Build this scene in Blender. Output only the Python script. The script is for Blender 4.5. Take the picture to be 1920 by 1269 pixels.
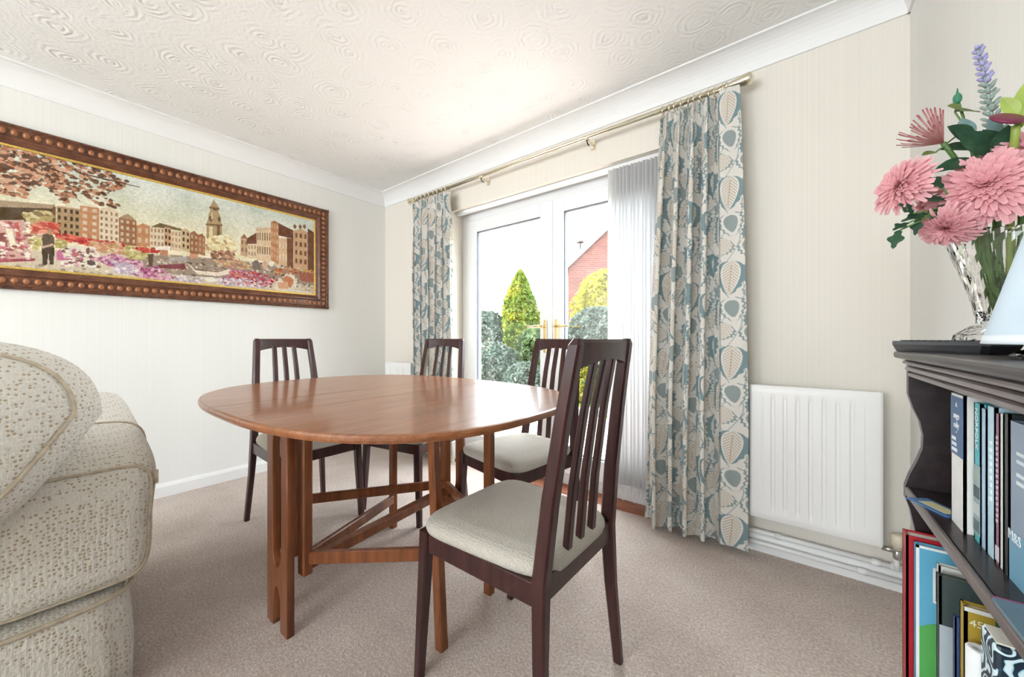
import bpy, bmesh, math, random
import numpy as np
from mathutils import Vector, Matrix

# ------------------------------------------------------------------ scene, camera, light
for o in list(bpy.data.objects): bpy.data.objects.remove(o)
SC = bpy.context.scene
COL = SC.collection
F, CX, CY, HC = 690.0, 960.0, 634.5, 1.0            # focal length in pixels of the 1920 x 1269 frame, eye height
TH = math.atan(530/690.0); CT, ST = math.cos(TH), math.sin(TH)
cam = bpy.data.cameras.new('camera'); cam.sensor_width = 36.0; cam.lens = 36.0*F/1920.0; cam.clip_start = .02
camo = bpy.data.objects.new('camera', cam); COL.objects.link(camo)
camo.location = (0, 0, HC); camo.rotation_euler = (math.pi/2, 0, TH)
SC.camera = camo
SC.view_settings.view_transform = 'Standard'; SC.view_settings.look = 'None'
SC.view_settings.gamma = 1.0; SC.view_settings.use_curve_mapping = False
SC.view_settings.exposure = 0.96

world = bpy.data.worlds.new('sky'); SC.world = world; world.use_nodes = True
bg = world.node_tree.nodes['Background']; bg.inputs[0].default_value = (.87, .945, 1.0, 1); bg.inputs[1].default_value = 7.4
sun = bpy.data.lights.new('sun', 'SUN'); sun.energy = 8.0; sun.angle = math.radians(1.0); sun.color = (1, .95, .86)
suno = bpy.data.objects.new('sun', sun); COL.objects.link(suno)
suno.rotation_euler = Vector((.72, .10, -.68)).to_track_quat('-Z', 'Y').to_euler()

def portal(loc, size, rot):
    l = bpy.data.lights.new('daylight_portal', 'AREA'); l.shape = 'RECTANGLE'; l.size, l.size_y = size
    l.cycles.is_portal = True
    o = bpy.data.objects.new('daylight_portal', l); COL.objects.link(o); o.location = loc; o.rotation_euler = rot
portal((-1.35, 2.36, 1.05), (1.75, 2.05), (-math.pi/2, 0, 0))
portal((-1.4, -4.36, 1.35), (3.2, 1.7), (math.pi/2, 0, 0))

def ray(px, py):
    x = (px-CX)/F
    return Vector((x*CT-ST, x*ST+CT, (CY-py)/F))
def onx(px, py, X): d = ray(px, py); t = X/d.x; return Vector((X, d.y*t, HC+d.z*t))
def ony(px, py, Y): d = ray(px, py); t = Y/d.y; return Vector((d.x*t, Y, HC+d.z*t))
def onz(px, py, z): d = ray(px, py); t = (z-HC)/d.z; return Vector((d.x*t, d.y*t, z))

# ------------------------------------------------------------------ materials
MATS = {}
def newmat(name):
    m = bpy.data.materials.new(name); m.use_nodes = True
    nt = m.node_tree; b = nt.nodes['Principled BSDF']
    MATS[name] = m
    return m, nt, b
def setb(b, col=None, rough=None, metal=None, spec=None, coat=None):
    if col is not None: b.inputs['Base Color'].default_value = (*col, 1)
    if rough is not None: b.inputs['Roughness'].default_value = rough
    if metal is not None: b.inputs['Metallic'].default_value = metal
    if spec is not None: b.inputs['Specular IOR Level'].default_value = spec
    if coat is not None: b.inputs['Coat Weight'].default_value = coat
def coords(nt, scale=(1, 1, 1), rot=(0, 0, 0), out='Object'):
    tc = nt.nodes.new('ShaderNodeTexCoord'); mp = nt.nodes.new('ShaderNodeMapping')
    mp.inputs['Scale'].default_value = scale; mp.inputs['Rotation'].default_value = rot
    nt.links.new(tc.outputs[out], mp.inputs['Vector']); return mp.outputs['Vector']
def noise(nt, vec, scale, detail=3, rough=.55):
    n = nt.nodes.new('ShaderNodeTexNoise'); n.inputs['Scale'].default_value = scale
    n.inputs['Detail'].default_value = detail; n.inputs['Roughness'].default_value = rough
    nt.links.new(vec, n.inputs['Vector']); return n.outputs['Fac']
def ramp(nt, fac, stops):
    r = nt.nodes.new('ShaderNodeValToRGB'); e = r.color_ramp.elements
    while len(e) < len(stops): e.new(.5)
    for i, (p, c) in enumerate(stops): e[i].position = p; e[i].color = (*c, 1)
    nt.links.new(fac, r.inputs['Fac']); return r.outputs['Color']
def bump(nt, b, h, strength, dist):
    n = nt.nodes.new('ShaderNodeBump'); n.inputs['Strength'].default_value = strength; n.inputs['Distance'].default_value = dist
    nt.links.new(h, n.inputs['Height']); nt.links.new(n.outputs['Normal'], b.inputs['Normal'])
def math_n(nt, op, a, b_=None, c_=None):
    n = nt.nodes.new('ShaderNodeMath'); n.operation = op
    for i, v in enumerate((a, b_, c_)):
        if v is None: continue
        if isinstance(v, (int, float)): n.inputs[i].default_value = v
        else: nt.links.new(v, n.inputs[i])
    return n.outputs[0]
def plain(name, col, rough=.5, metal=0, spec=.5, var=0.0, vscale=8, bmp=0, bscale=200, coat=0):
    m, nt, b = newmat(name); setb(b, col, rough, metal, spec, coat)
    if var:
        f = noise(nt, coords(nt), vscale)
        nt.links.new(ramp(nt, f, [(.3, tuple(c*(1-var) for c in col)), (.7, tuple(min(1, c*(1+var)) for c in col))]), b.inputs['Base Color'])
    if bmp: bump(nt, b, noise(nt, coords(nt), bscale), bmp, .002)
    return m
def wood(name, c0, c1, c2, scale=(14, 1.2, 14), rough=.3, coat=0.0):
    m, nt, b = newmat(name); setb(b, None, rough, 0, .5, coat)
    v = coords(nt, scale)
    f = noise(nt, v, 2.2, 5, .6)
    g = noise(nt, coords(nt, tuple(s*6 for s in scale)), 2.0, 2, .5)
    s = math_n(nt, 'ADD', math_n(nt, 'MULTIPLY', f, .75), math_n(nt, 'MULTIPLY', g, .25))
    nt.links.new(ramp(nt, s, [(.36, c0), (.5, c1), (.64, c2)]), b.inputs['Base Color'])
    b.inputs['Coat Roughness'].default_value = .10; b.inputs['Specular IOR Level'].default_value = .35
    return m
def glassy(name, tint=(1, 1, 1), gloss=.07):
    m, nt, b = newmat(name); nt.nodes.remove(b)
    o = nt.nodes['Material Output']; t = nt.nodes.new('ShaderNodeBsdfTransparent'); g = nt.nodes.new('ShaderNodeBsdfGlossy')
    t.inputs[0].default_value = (*tint, 1); g.inputs['Roughness'].default_value = .01
    mx = nt.nodes.new('ShaderNodeMixShader'); mx.inputs[0].default_value = gloss
    nt.links.new(t.outputs[0], mx.inputs[1]); nt.links.new(g.outputs[0], mx.inputs[2]); nt.links.new(mx.outputs[0], o.inputs[0])
    return m
def vcol(name, rough=.8, bmp=0, bscale=300, trans=0):
    m, nt, b = newmat(name); setb(b, None, rough, 0, .2)
    a = nt.nodes.new('ShaderNodeVertexColor'); a.layer_name = 'Col'
    nt.links.new(a.outputs[0], b.inputs['Base Color'])
    if bmp: bump(nt, b, noise(nt, coords(nt), bscale), bmp, .001)
    if trans:
        t = nt.nodes.new('ShaderNodeBsdfTranslucent'); nt.links.new(a.outputs[0], t.inputs[0])
        mx = nt.nodes.new('ShaderNodeMixShader'); mx.inputs[0].default_value = trans
        nt.links.new(b.outputs[0], mx.inputs[1]); nt.links.new(t.outputs[0], mx.inputs[2])
        nt.links.new(mx.outputs[0], nt.nodes['Material Output'].inputs[0])
    return m
def leafmat(name, c0, c1, c2, trans=.35, scale=7):
    m, nt, b = newmat(name); setb(b, None, .55, 0, .3)
    col = ramp(nt, noise(nt, coords(nt), scale, 4, .7), [(.3, c0), (.5, c1), (.68, c2)])
    nt.links.new(col, b.inputs['Base Color'])
    t = nt.nodes.new('ShaderNodeBsdfTranslucent'); nt.links.new(col, t.inputs[0])
    mx = nt.nodes.new('ShaderNodeMixShader'); mx.inputs[0].default_value = trans
    nt.links.new(b.outputs[0], mx.inputs[1]); nt.links.new(t.outputs[0], mx.inputs[2])
    nt.links.new(mx.outputs[0], nt.nodes['Material Output'].inputs[0])
    return m

def wallpaper(name, axis, c):
    m, nt, b = newmat(name); setb(b, c, .75, 0, .25)
    sc = [1, 1, .12]; sc[axis] = 240
    sc[1-axis] = 0.0
    f = noise(nt, coords(nt, tuple(sc)), 1.0, 2, .5)
    nt.links.new(ramp(nt, f, [(.32, tuple(x*.955 for x in c)), (.62, c)]), b.inputs['Base Color'])
    bump(nt, b, f, .25, .001)
    return m
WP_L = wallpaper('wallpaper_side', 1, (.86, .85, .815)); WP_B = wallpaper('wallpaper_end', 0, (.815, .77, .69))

def artex():
    m, nt, b = newmat('artex'); setb(b, (.88, .88, .865), .7, 0, .25)
    v = coords(nt)
    nz = nt.nodes.new('ShaderNodeTexNoise'); nz.inputs['Scale'].default_value = 9; nz.inputs['Detail'].default_value = 3
    nt.links.new(v, nz.inputs['Vector'])
    ad = nt.nodes.new('ShaderNodeVectorMath'); ad.operation = 'MULTIPLY_ADD'
    nt.links.new(nz.outputs['Color'], ad.inputs[0]); ad.inputs[1].default_value = (.06, .06, 0); nt.links.new(v, ad.inputs[2])
    vo = nt.nodes.new('ShaderNodeTexVoronoi'); vo.voronoi_dimensions = '2D'; vo.inputs['Scale'].default_value = 5.2; vo.inputs['Randomness'].default_value = .75
    nt.links.new(ad.outputs[0], vo.inputs['Vector'])
    rings = math_n(nt, 'SINE', math_n(nt, 'MULTIPLY', vo.outputs['Distance'], 48))
    gate = ramp(nt, noise(nt, v, 14, 3, .6), [(.42, (0, 0, 0)), (.60, (1, 1, 1))])
    fall = math_n(nt, 'SUBTRACT', 1.0, math_n(nt, 'MULTIPLY', vo.outputs['Distance'], 1.6))
    h = math_n(nt, 'MULTIPLY', math_n(nt, 'MULTIPLY', rings, gate), fall)
    h = math_n(nt, 'ADD', h, math_n(nt, 'MULTIPLY', noise(nt, v, 60, 3, .6), .7))
    bump(nt, b, h, .65, .0045)
    return m
ARTEX = artex()
WHITE = plain('white_gloss_paint', (.86, .86, .85), .35)
COVE = plain('white_matt_paint', (.87, .87, .865), .7, var=.01, vscale=3)
UPVC = plain('white_upvc', (.88, .885, .89), .28, var=.006, vscale=2)
RADM = plain('radiator_enamel', (.87, .865, .85), .3, var=.008, vscale=4)
BRASS = plain('brass', (.72, .53, .25), .25, 1.0, var=.05, vscale=30)
BRASSP = plain('pale_brass', (.80, .74, .60), .22, 1.0, var=.05, vscale=30)
DARKM = plain('dark_metal', (.06, .05, .045), .45, .6)
CHROME = plain('nickel', (.55, .53, .5), .3, 1.0)
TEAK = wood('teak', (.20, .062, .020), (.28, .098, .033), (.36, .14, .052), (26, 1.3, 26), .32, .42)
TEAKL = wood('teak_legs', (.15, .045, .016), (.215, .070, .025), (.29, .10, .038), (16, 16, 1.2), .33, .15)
MAHOG = wood('dark_mahogany', (.030, .010, .010), (.046, .016, .015), (.068, .024, .021), (18, 18, 1.5), .32, .2)
EBON = wood('bookcase_wood', (.012, .007, .008), (.020, .012, .013), (.034, .022, .022), (20, 1.2, 20), .36, .2)
THRESH = wood('threshold_wood', (.22, .07, .035), (.32, .11, .05), (.40, .15, .07), (1.0, 14, 14), .4)
GOLD = plain('gold_slip', (.75, .52, .14), .35, .8, var=.25, vscale=120, bmp=.8, bscale=180)
FRAMEM = wood('carved_frame', (.085, .030, .016), (.14, .052, .027), (.20, .08, .042), (9, 9, 9), .32, .2)
BEADM = plain('frame_bead', (.36, .135, .052), .3, var=.25, vscale=60, coat=.2)

def carpet():
    m, nt, b = newmat('carpet'); setb(b, None, .95, 0, .1)
    v = coords(nt)
    f = math_n(nt, 'ADD', math_n(nt, 'MULTIPLY', noise(nt, v, 3.5, 4, .6), .2), math_n(nt, 'MULTIPLY', noise(nt, v, 115, 4, .85), .8))
    nt.links.new(ramp(nt, f, [(.32, (.40, .30, .245)), (.5, (.70, .57, .49)), (.60, (.93, .82, .74))]), b.inputs['Base Color'])
    b.inputs['Sheen Weight'].default_value = .3
    bump(nt, b, noise(nt, v, 150, 3, .75), 1.0, .010)
    return m
CARPET = carpet()
def weave(name, c, cd, scale, thr=.23, rough=.9):
    m, nt, b = newmat(name); setb(b, None, rough, 0, .15)
    v = coords(nt, (1, 1, 1), (0, 0, 0))
    vo = nt.nodes.new('ShaderNodeTexVoronoi'); vo.inputs['Scale'].default_value = scale; vo.inputs['Randomness'].default_value = .55
    nt.links.new(v, vo.inputs['Vector'])
    st = noise(nt, coords(nt, (1, 1, .08)), scale*5, 2, .6)
    base = ramp(nt, st, [(.3, tuple(x*.80 for x in c)), (.65, c)])
    fac = ramp(nt, vo.outputs['Distance'], [(thr*.55, (1, 1, 1)), (thr, (0, 0, 0))])
    mx = nt.nodes.new('ShaderNodeMixRGB'); nt.links.new(fac, mx.inputs[0]); nt.links.new(base, mx.inputs[1]); mx.inputs[2].default_value = (*cd, 1)
    nt.links.new(mx.outputs[0], b.inputs['Base Color'])
    b.inputs['Sheen Weight'].default_value = .2
    h = math_n(nt, 'ADD', math_n(nt, 'MULTIPLY', vo.outputs['Distance'], 1.2), math_n(nt, 'MULTIPLY', st, .5))
    bump(nt, b, h, .7, .004)
    return m
SOFA = weave('sofa_weave', (.77, .73, .65), (.42, .32, .21), 104, .36)
PIPING = plain('sofa_piping', (.50, .42, .31), .85, var=.2, vscale=60)
SEATM = weave('seat_fabric', (.70, .655, .57), (.55, .49, .40), 230, .42)
CURT = vcol('curtain_print', .85, .3, 500, .12)
TAPM = vcol('tapestry_weave', .9, .6, 700)
GLASS = glassy('window_glass')
BLIND, nt_, b_ = newmat('blind_fabric'); setb(b_, (.90, .91, .93), .7, 0, .2)
t_ = nt_.nodes.new('ShaderNodeBsdfTranslucent'); t_.inputs[0].default_value = (.96, .96, .96, 1)
mx_ = nt_.nodes.new('ShaderNodeMixShader'); mx_.inputs[0].default_value = .72
nt_.links.new(b_.outputs[0], mx_.inputs[1]); nt_.links.new(t_.outputs[0], mx_.inputs[2]); nt_.links.new(mx_.outputs[0], nt_.nodes['Material Output'].inputs[0])
BLACKP = plain('black_plastic', (.012, .012, .014), .35)
RUBBER = plain('button_rubber', (.06, .06, .065), .7)
CRYSTAL, nt_, b_ = newmat('cut_crystal'); setb(b_, (1, 1, 1), .02); b_.inputs['Transmission Weight'].default_value = 1.0; b_.inputs['IOR'].default_value = 1.5
SHADE = plain('pale_blue_shade', (.62, .74, .83), .6, var=.02, vscale=5)
SHADET = plain('shade_trim', (.82, .88, .92), .6)

# ------------------------------------------------------------------ mesh helpers
def link(name, bm, mat, parent=None, smooth=False, bevel=0):
    bmesh.ops.recalc_face_normals(bm, faces=bm.faces)
    me = bpy.data.meshes.new(name); bm.to_mesh(me); bm.free()
    return link_me(name, me, mat, parent, smooth, bevel)
def link_me(name, me, mat, parent=None, smooth=False, bevel=0):
    if mat is not None: me.materials.append(mat)
    if smooth: me.polygons.foreach_set('use_smooth', [True]*len(me.polygons))
    o = bpy.data.objects.new(name, me); COL.objects.link(o)
    if parent: o.parent = parent
    if bevel:
        md = o.modifiers.new('bevel', 'BEVEL'); md.width = bevel; md.segments = 2; md.limit_method = 'ANGLE'; md.angle_limit = .6
    return o
def tag(o, label=None, cat=None, group=None, kind=None):
    if label: o['label'] = label
    if cat: o['category'] = cat
    if group: o['group'] = group
    if kind: o['kind'] = kind
    return o
def empty(name, loc=(0, 0, 0), rz=0.0):
    o = bpy.data.objects.new(name, None); COL.objects.link(o); o.location = loc; o.rotation_euler = (0, 0, rz); o.empty_display_size = .05
    return o
def struct(o): o['kind'] = 'structure'; return o
def B(): return bmesh.new()
def box(bm, a, b):
    vs = [bm.verts.new((x, y, z)) for x in (a[0], b[0]) for y in (a[1], b[1]) for z in (a[2], b[2])]
    for f in ((0, 1, 3, 2), (4, 6, 7, 5), (0, 4, 5, 1), (2, 3, 7, 6), (0, 2, 6, 4), (1, 5, 7, 3)): bm.faces.new([vs[i] for i in f])
    return bm
def rings(bm, rs, closed=True, caps=True):
    """skin a list of vertex rings (each a list of points)"""
    R = [[bm.verts.new(p) for p in r] for r in rs]; n = len(R[0])
    for a, b in zip(R, R[1:]):
        for i in range(n if closed else n-1):
            j = (i+1) % n; bm.faces.new((a[i], a[j], b[j], b[i]))
    if caps and closed:
        bm.faces.new(R[0][::-1]); bm.faces.new(R[-1])
    return bm
def lathe(bm, prof, c=(0, 0, 0), n=24, mod=None):
    rs = []
    for k, (r, z) in enumerate(prof):
        rs.append([(c[0]+r*(mod(i/n*2*math.pi, k) if mod else 1)*math.cos(i/n*2*math.pi), c[1]+r*(mod(i/n*2*math.pi, k) if mod else 1)*math.sin(i/n*2*math.pi), c[2]+z) for i in range(n)])
    return rings(bm, rs)
def tube(bm, pts, r, n=8, caps=True):
    pts = [Vector(p) for p in pts]; rad = r if isinstance(r, (list, tuple)) else [r]*len(pts)
    rs = []; ref = None
    for i, p in enumerate(pts):
        t = (pts[min(i+1, len(pts)-1)]-pts[max(i-1, 0)]).normalized()
        if ref is None: ref = t.orthogonal().normalized()
        ref = (ref-t*ref.dot(t)).normalized(); bt = t.cross(ref)
        rs.append([p+(ref*math.cos(a)+bt*math.sin(a))*rad[i] for a in [k/n*2*math.pi for k in range(n)]])
    return rings(bm, rs, True, caps)
def crect(x, y, z, wx, wy, ch, ax=None):
    """chamfered rectangle in the horizontal plane"""
    a, b = wx/2, wy/2
    return [(x-a+ch, y-b, z), (x+a-ch, y-b, z), (x+a, y-b+ch, z), (x+a, y+b-ch, z), (x+a-ch, y+b, z), (x-a+ch, y+b, z), (x-a, y+b-ch, z), (x-a, y-b+ch, z)]
def loft(bm, secs, ch=.003): return rings(bm, [crect(*s, ch) for s in secs])
def beam(bm, p, q, w, h, ch=.003):
    """rectangular bar from p to q, w wide sideways, h high"""
    p, q = Vector(p), Vector(q); t = (q-p).normalized(); s = t.cross(Vector((0, 0, 1)))
    s = Vector((1, 0, 0)) if s.length < 1e-4 else s.normalized(); u = s.cross(t)
    def sec(c):
        a, b = w/2, h/2
        return [c+s*i+u*j for i, j in ((-a+ch, -b), (a-ch, -b), (a, -b+ch), (a, b-ch), (a-ch, b), (-a+ch, b), (-a, b-ch), (-a, -b+ch))]
    return rings(bm, [sec(p), sec(q)])
def extrude_poly(bm, poly, d):
    """poly list of 3D points, d offset vector"""
    d = Vector(d); return rings(bm, [[Vector(p) for p in poly], [Vector(p)+d for p in poly]])
def sellip(bm, c, s, e1=.4, e2=.4, nu=28, nv=18, rot=None, warp=None):
    """superellipsoid, half sizes s"""
    def sp(x, e): return math.copysign(abs(x)**e, x)
    rs = []
    for j in range(1, nv):
        ph = -math.pi/2+math.pi*j/nv; r = []
        for i in range(nu):
            th = 2*math.pi*i/nu
            p = Vector((s[0]*sp(math.cos(ph), e1)*sp(math.cos(th), e2), s[1]*sp(math.cos(ph), e1)*sp(math.sin(th), e2), s[2]*sp(math.sin(ph), e1)))
            if warp: p = warp(p)
            if rot: p = rot @ p
            r.append(p+Vector(c))
        rs.append(r)
    return rings(bm, rs)
def plate(name, polys, depth, mat, parent, matrix, bevel=.0):
    """flat plate with holes: 2-D curve, extruded; matrix places it"""
    cu = bpy.data.curves.new(name, 'CURVE'); cu.dimensions = '2D'; cu.fill_mode = 'BOTH'; cu.extrude = depth/2; cu.bevel_depth = bevel; cu.bevel_resolution = 1
    for pl in polys:
        s = cu.splines.new('POLY'); s.points.add(len(pl)-1)
        for i, (x, y) in enumerate(pl): s.points[i].co = (x, y, 0, 1)
        s.use_cyclic_u = True
    return curve_mesh(name, cu, mat, parent, matrix)
def curve_mesh(name, cu, mat, parent, matrix):
    t = bpy.data.objects.new('tmp', cu); COL.objects.link(t)
    me = bpy.data.meshes.new_from_object(t.evaluated_get(bpy.context.evaluated_depsgraph_get()))
    bpy.data.objects.remove(t); me.transform(matrix); me.materials.clear(); me.name = name
    return link_me(name, me, mat, parent)
def text(name, body, size, mat, parent, matrix, depth=.0002, align='CENTER'):
    cu = bpy.data.curves.new(name, 'FONT'); cu.body = body; cu.size = size; cu.extrude = depth; cu.align_x = align; cu.align_y = 'CENTER'; cu.resolution_u = 2
    return curve_mesh(name, cu, mat, parent, matrix)
def basis(o, x, y):
    x = Vector(x).normalized(); y = Vector(y).normalized(); z = x.cross(y); m = Matrix((x, y, z)).transposed().to_4x4(); m.translation = Vector(o); return m
def copy_tree(o, parent=None):
    c = o.copy(); COL.objects.link(c)
    if parent: c.parent = parent
    for ch in list(o.children): copy_tree(ch, c)
    return c
def colgrid(name, P, C, mat, parent=None, smooth=True):
    """P (h, w, 3) positions, C (h, w, 3) colours -> coloured mesh"""
    h, w = P.shape[:2]; me = bpy.data.meshes.new(name)
    idx = np.arange(h*w).reshape(h, w)
    q = np.stack([idx[:-1, :-1], idx[:-1, 1:], idx[1:, 1:], idx[1:, :-1]], -1).reshape(-1, 4)
    me.vertices.add(h*w); me.vertices.foreach_set('co', P.reshape(-1).astype(np.float32))
    me.loops.add(q.size); me.loops.foreach_set('vertex_index', q.reshape(-1).astype(np.int32))
    me.polygons.add(len(q)); me.polygons.foreach_set('loop_start', (np.arange(len(q))*4).astype(np.int32))
    me.update(calc_edges=True)
    a = me.color_attributes.new('Col', 'FLOAT_COLOR', 'POINT')
    a.data.foreach_set('color', np.concatenate([C, np.ones((h, w, 1))], -1).reshape(-1).astype(np.float32))
    return link_me(name, me, mat, parent, smooth)
rng = np.random.default_rng(4); random.seed(4)

# ------------------------------------------------------------------ the room
XL, XR, YB, YR, ZC = -3.173, .359, 2.096, -4.2, 2.38
OX0, OX1, OZ = -2.235, -.465, 2.045                 # door opening
struct(link('floor', box(B(), (XL-.1, YR-.1, -.08), (XR+.1, YB, 0)), CARPET))
struct(link('ceiling', box(B(), (XL-.1, YR-.2, ZC), (XR+.1, YB+.25, ZC+.1)), ARTEX))
struct(link('wall_left', box(B(), (XL-.1, YR-.2, -.08), (XL, YB+.25, ZC)), WP_L))
struct(link('wall_right', box(B(), (XR, YR-.2, -.08), (XR+.1, YB+.25, ZC)), WP_L))
bm = B()
box(bm, (XL, YB, -.08), (OX0, YB+.25, ZC)); box(bm, (OX1, YB, -.08), (XR, YB+.25, ZC)); box(bm, (OX0, YB, OZ), (OX1, YB+.25, ZC))
struct(link('wall_back', bm, WP_B))
WX0, WX1, WZ0, WZ1 = -3.0, .2, .5, 2.2              # unseen window added behind the camera to bring fill daylight into the room
bm = B()
box(bm, (XL, YR-.2, -.08), (WX0, YR, ZC)); box(bm, (WX1, YR-.2, -.08), (XR, YR, ZC)); box(bm, (WX0, YR-.2, WZ1), (WX1, YR, ZC)); box(bm, (WX0, YR-.2, -.08), (WX1, YR, WZ0))
struct(link('wall_rear', bm, WP_B))
w = struct(empty('added_window_1', (0, YR-.1, 0)))
bm = B()
for a, b in (((WX0, -.03, WZ0), (WX0+.06, .03, WZ1)), ((WX1-.06, -.03, WZ0), (WX1, .03, WZ1)), ((WX0, -.03, WZ0), (WX1, .03, WZ0+.06)), ((WX0, -.03, WZ1-.06), (WX1, .03, WZ1)), ((-1.45, -.03, WZ0), (-1.39, .03, WZ1))): box(bm, a, b)
link('added_window_frame', bm, UPVC, w)
link('pane', box(B(), (WX0+.06, -.004, WZ0+.06), (-1.45, .004, WZ1-.06)), GLASS, w)
link('pane', box(B(), (-1.39, -.004, WZ0+.06), (WX1-.06, .004, WZ1-.06)), GLASS, w)

# coving: concave quarter round with small lips
def cove_prof(w=.105):
    return [(0, -w), (.006, -w)]+[(w-(w-.008)*math.cos(a), -w+(w-.008)*math.sin(a)) for a in [k/8*math.pi/2 for k in range(9)]]+[(w, -.004), (w, 0), (0, 0)]
def cove(name, p, q, inward):
    bm = B(); inward = Vector(inward)
    rs = [[Vector(c)+inward*u+Vector((0, 0, v)) for u, v in cove_prof()] for c in (p, q)]
    return struct(link(name, rings(bm, rs), COVE))
cove('trim_1', (XL, YR, ZC), (XL, YB, ZC), (1, 0, 0)); cove('trim_2', (XL, YB, ZC), (XR, YB, ZC), (0, -1, 0)); cove('trim_3', (XR, YR, ZC), (XR, YB, ZC), (-1, 0, 0))
def skirt(name, p, q, inward):
    inward = Vector(inward); pr = [(0, 0), (.016, 0), (.016, .062), (.011, .074), (.006, .082), (0, .084)]
    return struct(link(name, rings(B(), [[Vector(c)+inward*u+Vector((0, 0, v)) for u, v in pr] for c in (p, q)]), WHITE))
skirt('baseboard_left', (XL, YR, 0), (XL, YB, 0), (1, 0, 0))
skirt('baseboard_back', (XL, YB, 0), (OX0, YB, 0), (0, -1, 0)); skirt('baseboard_back', (OX1, YB, 0), (XR, YB, 0), (0, -1, 0))
skirt('baseboard_right', (XR, YR, 0), (XR, YB, 0), (-1, 0, 0))
struct(link('trim_4', box(B(), (OX0, YB-.012, -.05), (OX1, YB+.13, .006)), THRESH, bevel=.004))

# ------------------------------------------------------------------ french doors
DY = 2.22
d = struct(empty('door_1', (0, 0, 0)))
bm = B(); FX0, FX1, FZ = OX0, OX1, OZ
for a, b in (((FX0, DY, 0), (FX0+.068, DY+.07, FZ)), ((FX1-.068, DY, 0), (FX1, DY+.07, FZ)), ((FX0+.068, DY, FZ-.075), (FX1-.068, DY+.07, FZ)), ((FX0+.068, DY, -.0), (FX1-.068, DY+.07, .075))): box(bm, a, b)
link('door_frame', bm, UPVC, d, bevel=.005)
MID = -1.351
GASK = plain('glazing_gasket', (.10, .11, .13), .6)
for side, (x0, x1) in enumerate(((FX0+.07, MID-.001), (MID+.001, FX1-.07))):
    z0, z1 = .08, FZ-.078; sw, bw = .092, .135
    leaf = B()
    for a, b in (((x0, DY-.012, z0), (x0+sw, DY+.058, z1)), ((x1-sw, DY-.012, z0), (x1, DY+.058, z1)), ((x0+sw, DY-.012, z1-.09), (x1-sw, DY+.058, z1)), ((x0+sw, DY-.012, z0), (x1-sw, DY+.058, z0+bw))): box(leaf, a, b)
    lf = link('door_leaf', leaf, UPVC, d, bevel=.004)
    gx0, gx1, gz0, gz1 = x0+sw, x1-sw, z0+bw, z1-.09
    g = B()
    for a, b in (((gx0, DY+.006, gz0), (gx0+.006, DY+.03, gz1)), ((gx1-.006, DY+.006, gz0), (gx1, DY+.03, gz1)), ((gx0, DY+.006, gz1-.006), (gx1, DY+.03, gz1)), ((gx0, DY+.006, gz0), (gx1, DY+.03, gz0+.006))): box(g, a, b)
    link('gasket', g, GASK, lf)
    link('pane', box(B(), (gx0, DY+.018, gz0), (gx1, DY+.024, gz1)), GLASS, lf)
    hx = x1-.045 if side == 0 else x0+.045; s = -1 if side == 0 else 1
    h = link('handle', box(B(), (hx-.014, DY-.022, .90), (hx+.014, DY-.012, 1.13)), BRASS, lf, bevel=.004)
    tag(h, 'brass lever handle')
    lv = B(); tube(lv, [(hx, DY-.02, 1.085), (hx, DY-.06, 1.085), (hx+s*.02, DY-.068, 1.085), (hx+s*.12, DY-.066, 1.083)], [.009, .009, .009, .007], 10)
    lathe(lv, [(.008, 0), (.008, .004)], (hx, DY-.026, .955), 10)
    o = link('lever', lv, BRASS, lf, True)
link('mullion_bead', box(B(), (MID-.014, DY-.022, .09), (MID+.014, DY-.010, FZ-.085)), UPVC, d, bevel=.004)

# vertical blind: head rail across the opening, louvres drawn to the right
vb = tag(empty('vertical_blind', (0, 0, 0)), 'white vertical blind drawn aside in the French door recess', 'blind')
link('head_rail', box(B(), (OX0+.01, 2.135, 2.018), (OX1-.01, 2.175, 2.044)), UPVC, vb, bevel=.003)
NS = 17
for i in range(NS):
    x = -.875+i*.0225; a = math.radians(62+6*math.sin(i*2.3)); bm = B()
    dx, dy = .042*math.cos(a), .042*math.sin(a); rs = []
    for z in (.135, 1.0, 2.018):
        r = []
        for k in range(7):
            u = -1+k/3; c = .004*(1-u*u)
            r.append((x+dx*u+c*math.sin(a), 2.150+dy*u*.95-c*math.cos(a), z))
        rs.append(r)
    rings(bm, rs, False, False)
    sl = link('slat', bm, BLIND, vb, True)
    md = sl.modifiers.new('thickness', 'SOLIDIFY'); md.thickness = .0008
    w_ = B(); box(w_, (x-.028*math.cos(a)-.001, 2.150-.028*math.sin(a), .112), (x+.028*math.cos(a)+.001, 2.150+.028*math.sin(a), .135)); link('weight', w_, BLIND, sl)
    if i < NS-1:
        ch = B(); x2 = x+.0225; tube(ch, [(x, 2.112, .128), ((x+x2)/2-.004, 2.106, .06+.012*math.sin(i*1.7)), ((x+x2)/2+.006, 2.106, .062), (x2, 2.112, .128)], .0016, 5); link('bottom_chain', ch, UPVC, sl, True)

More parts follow.
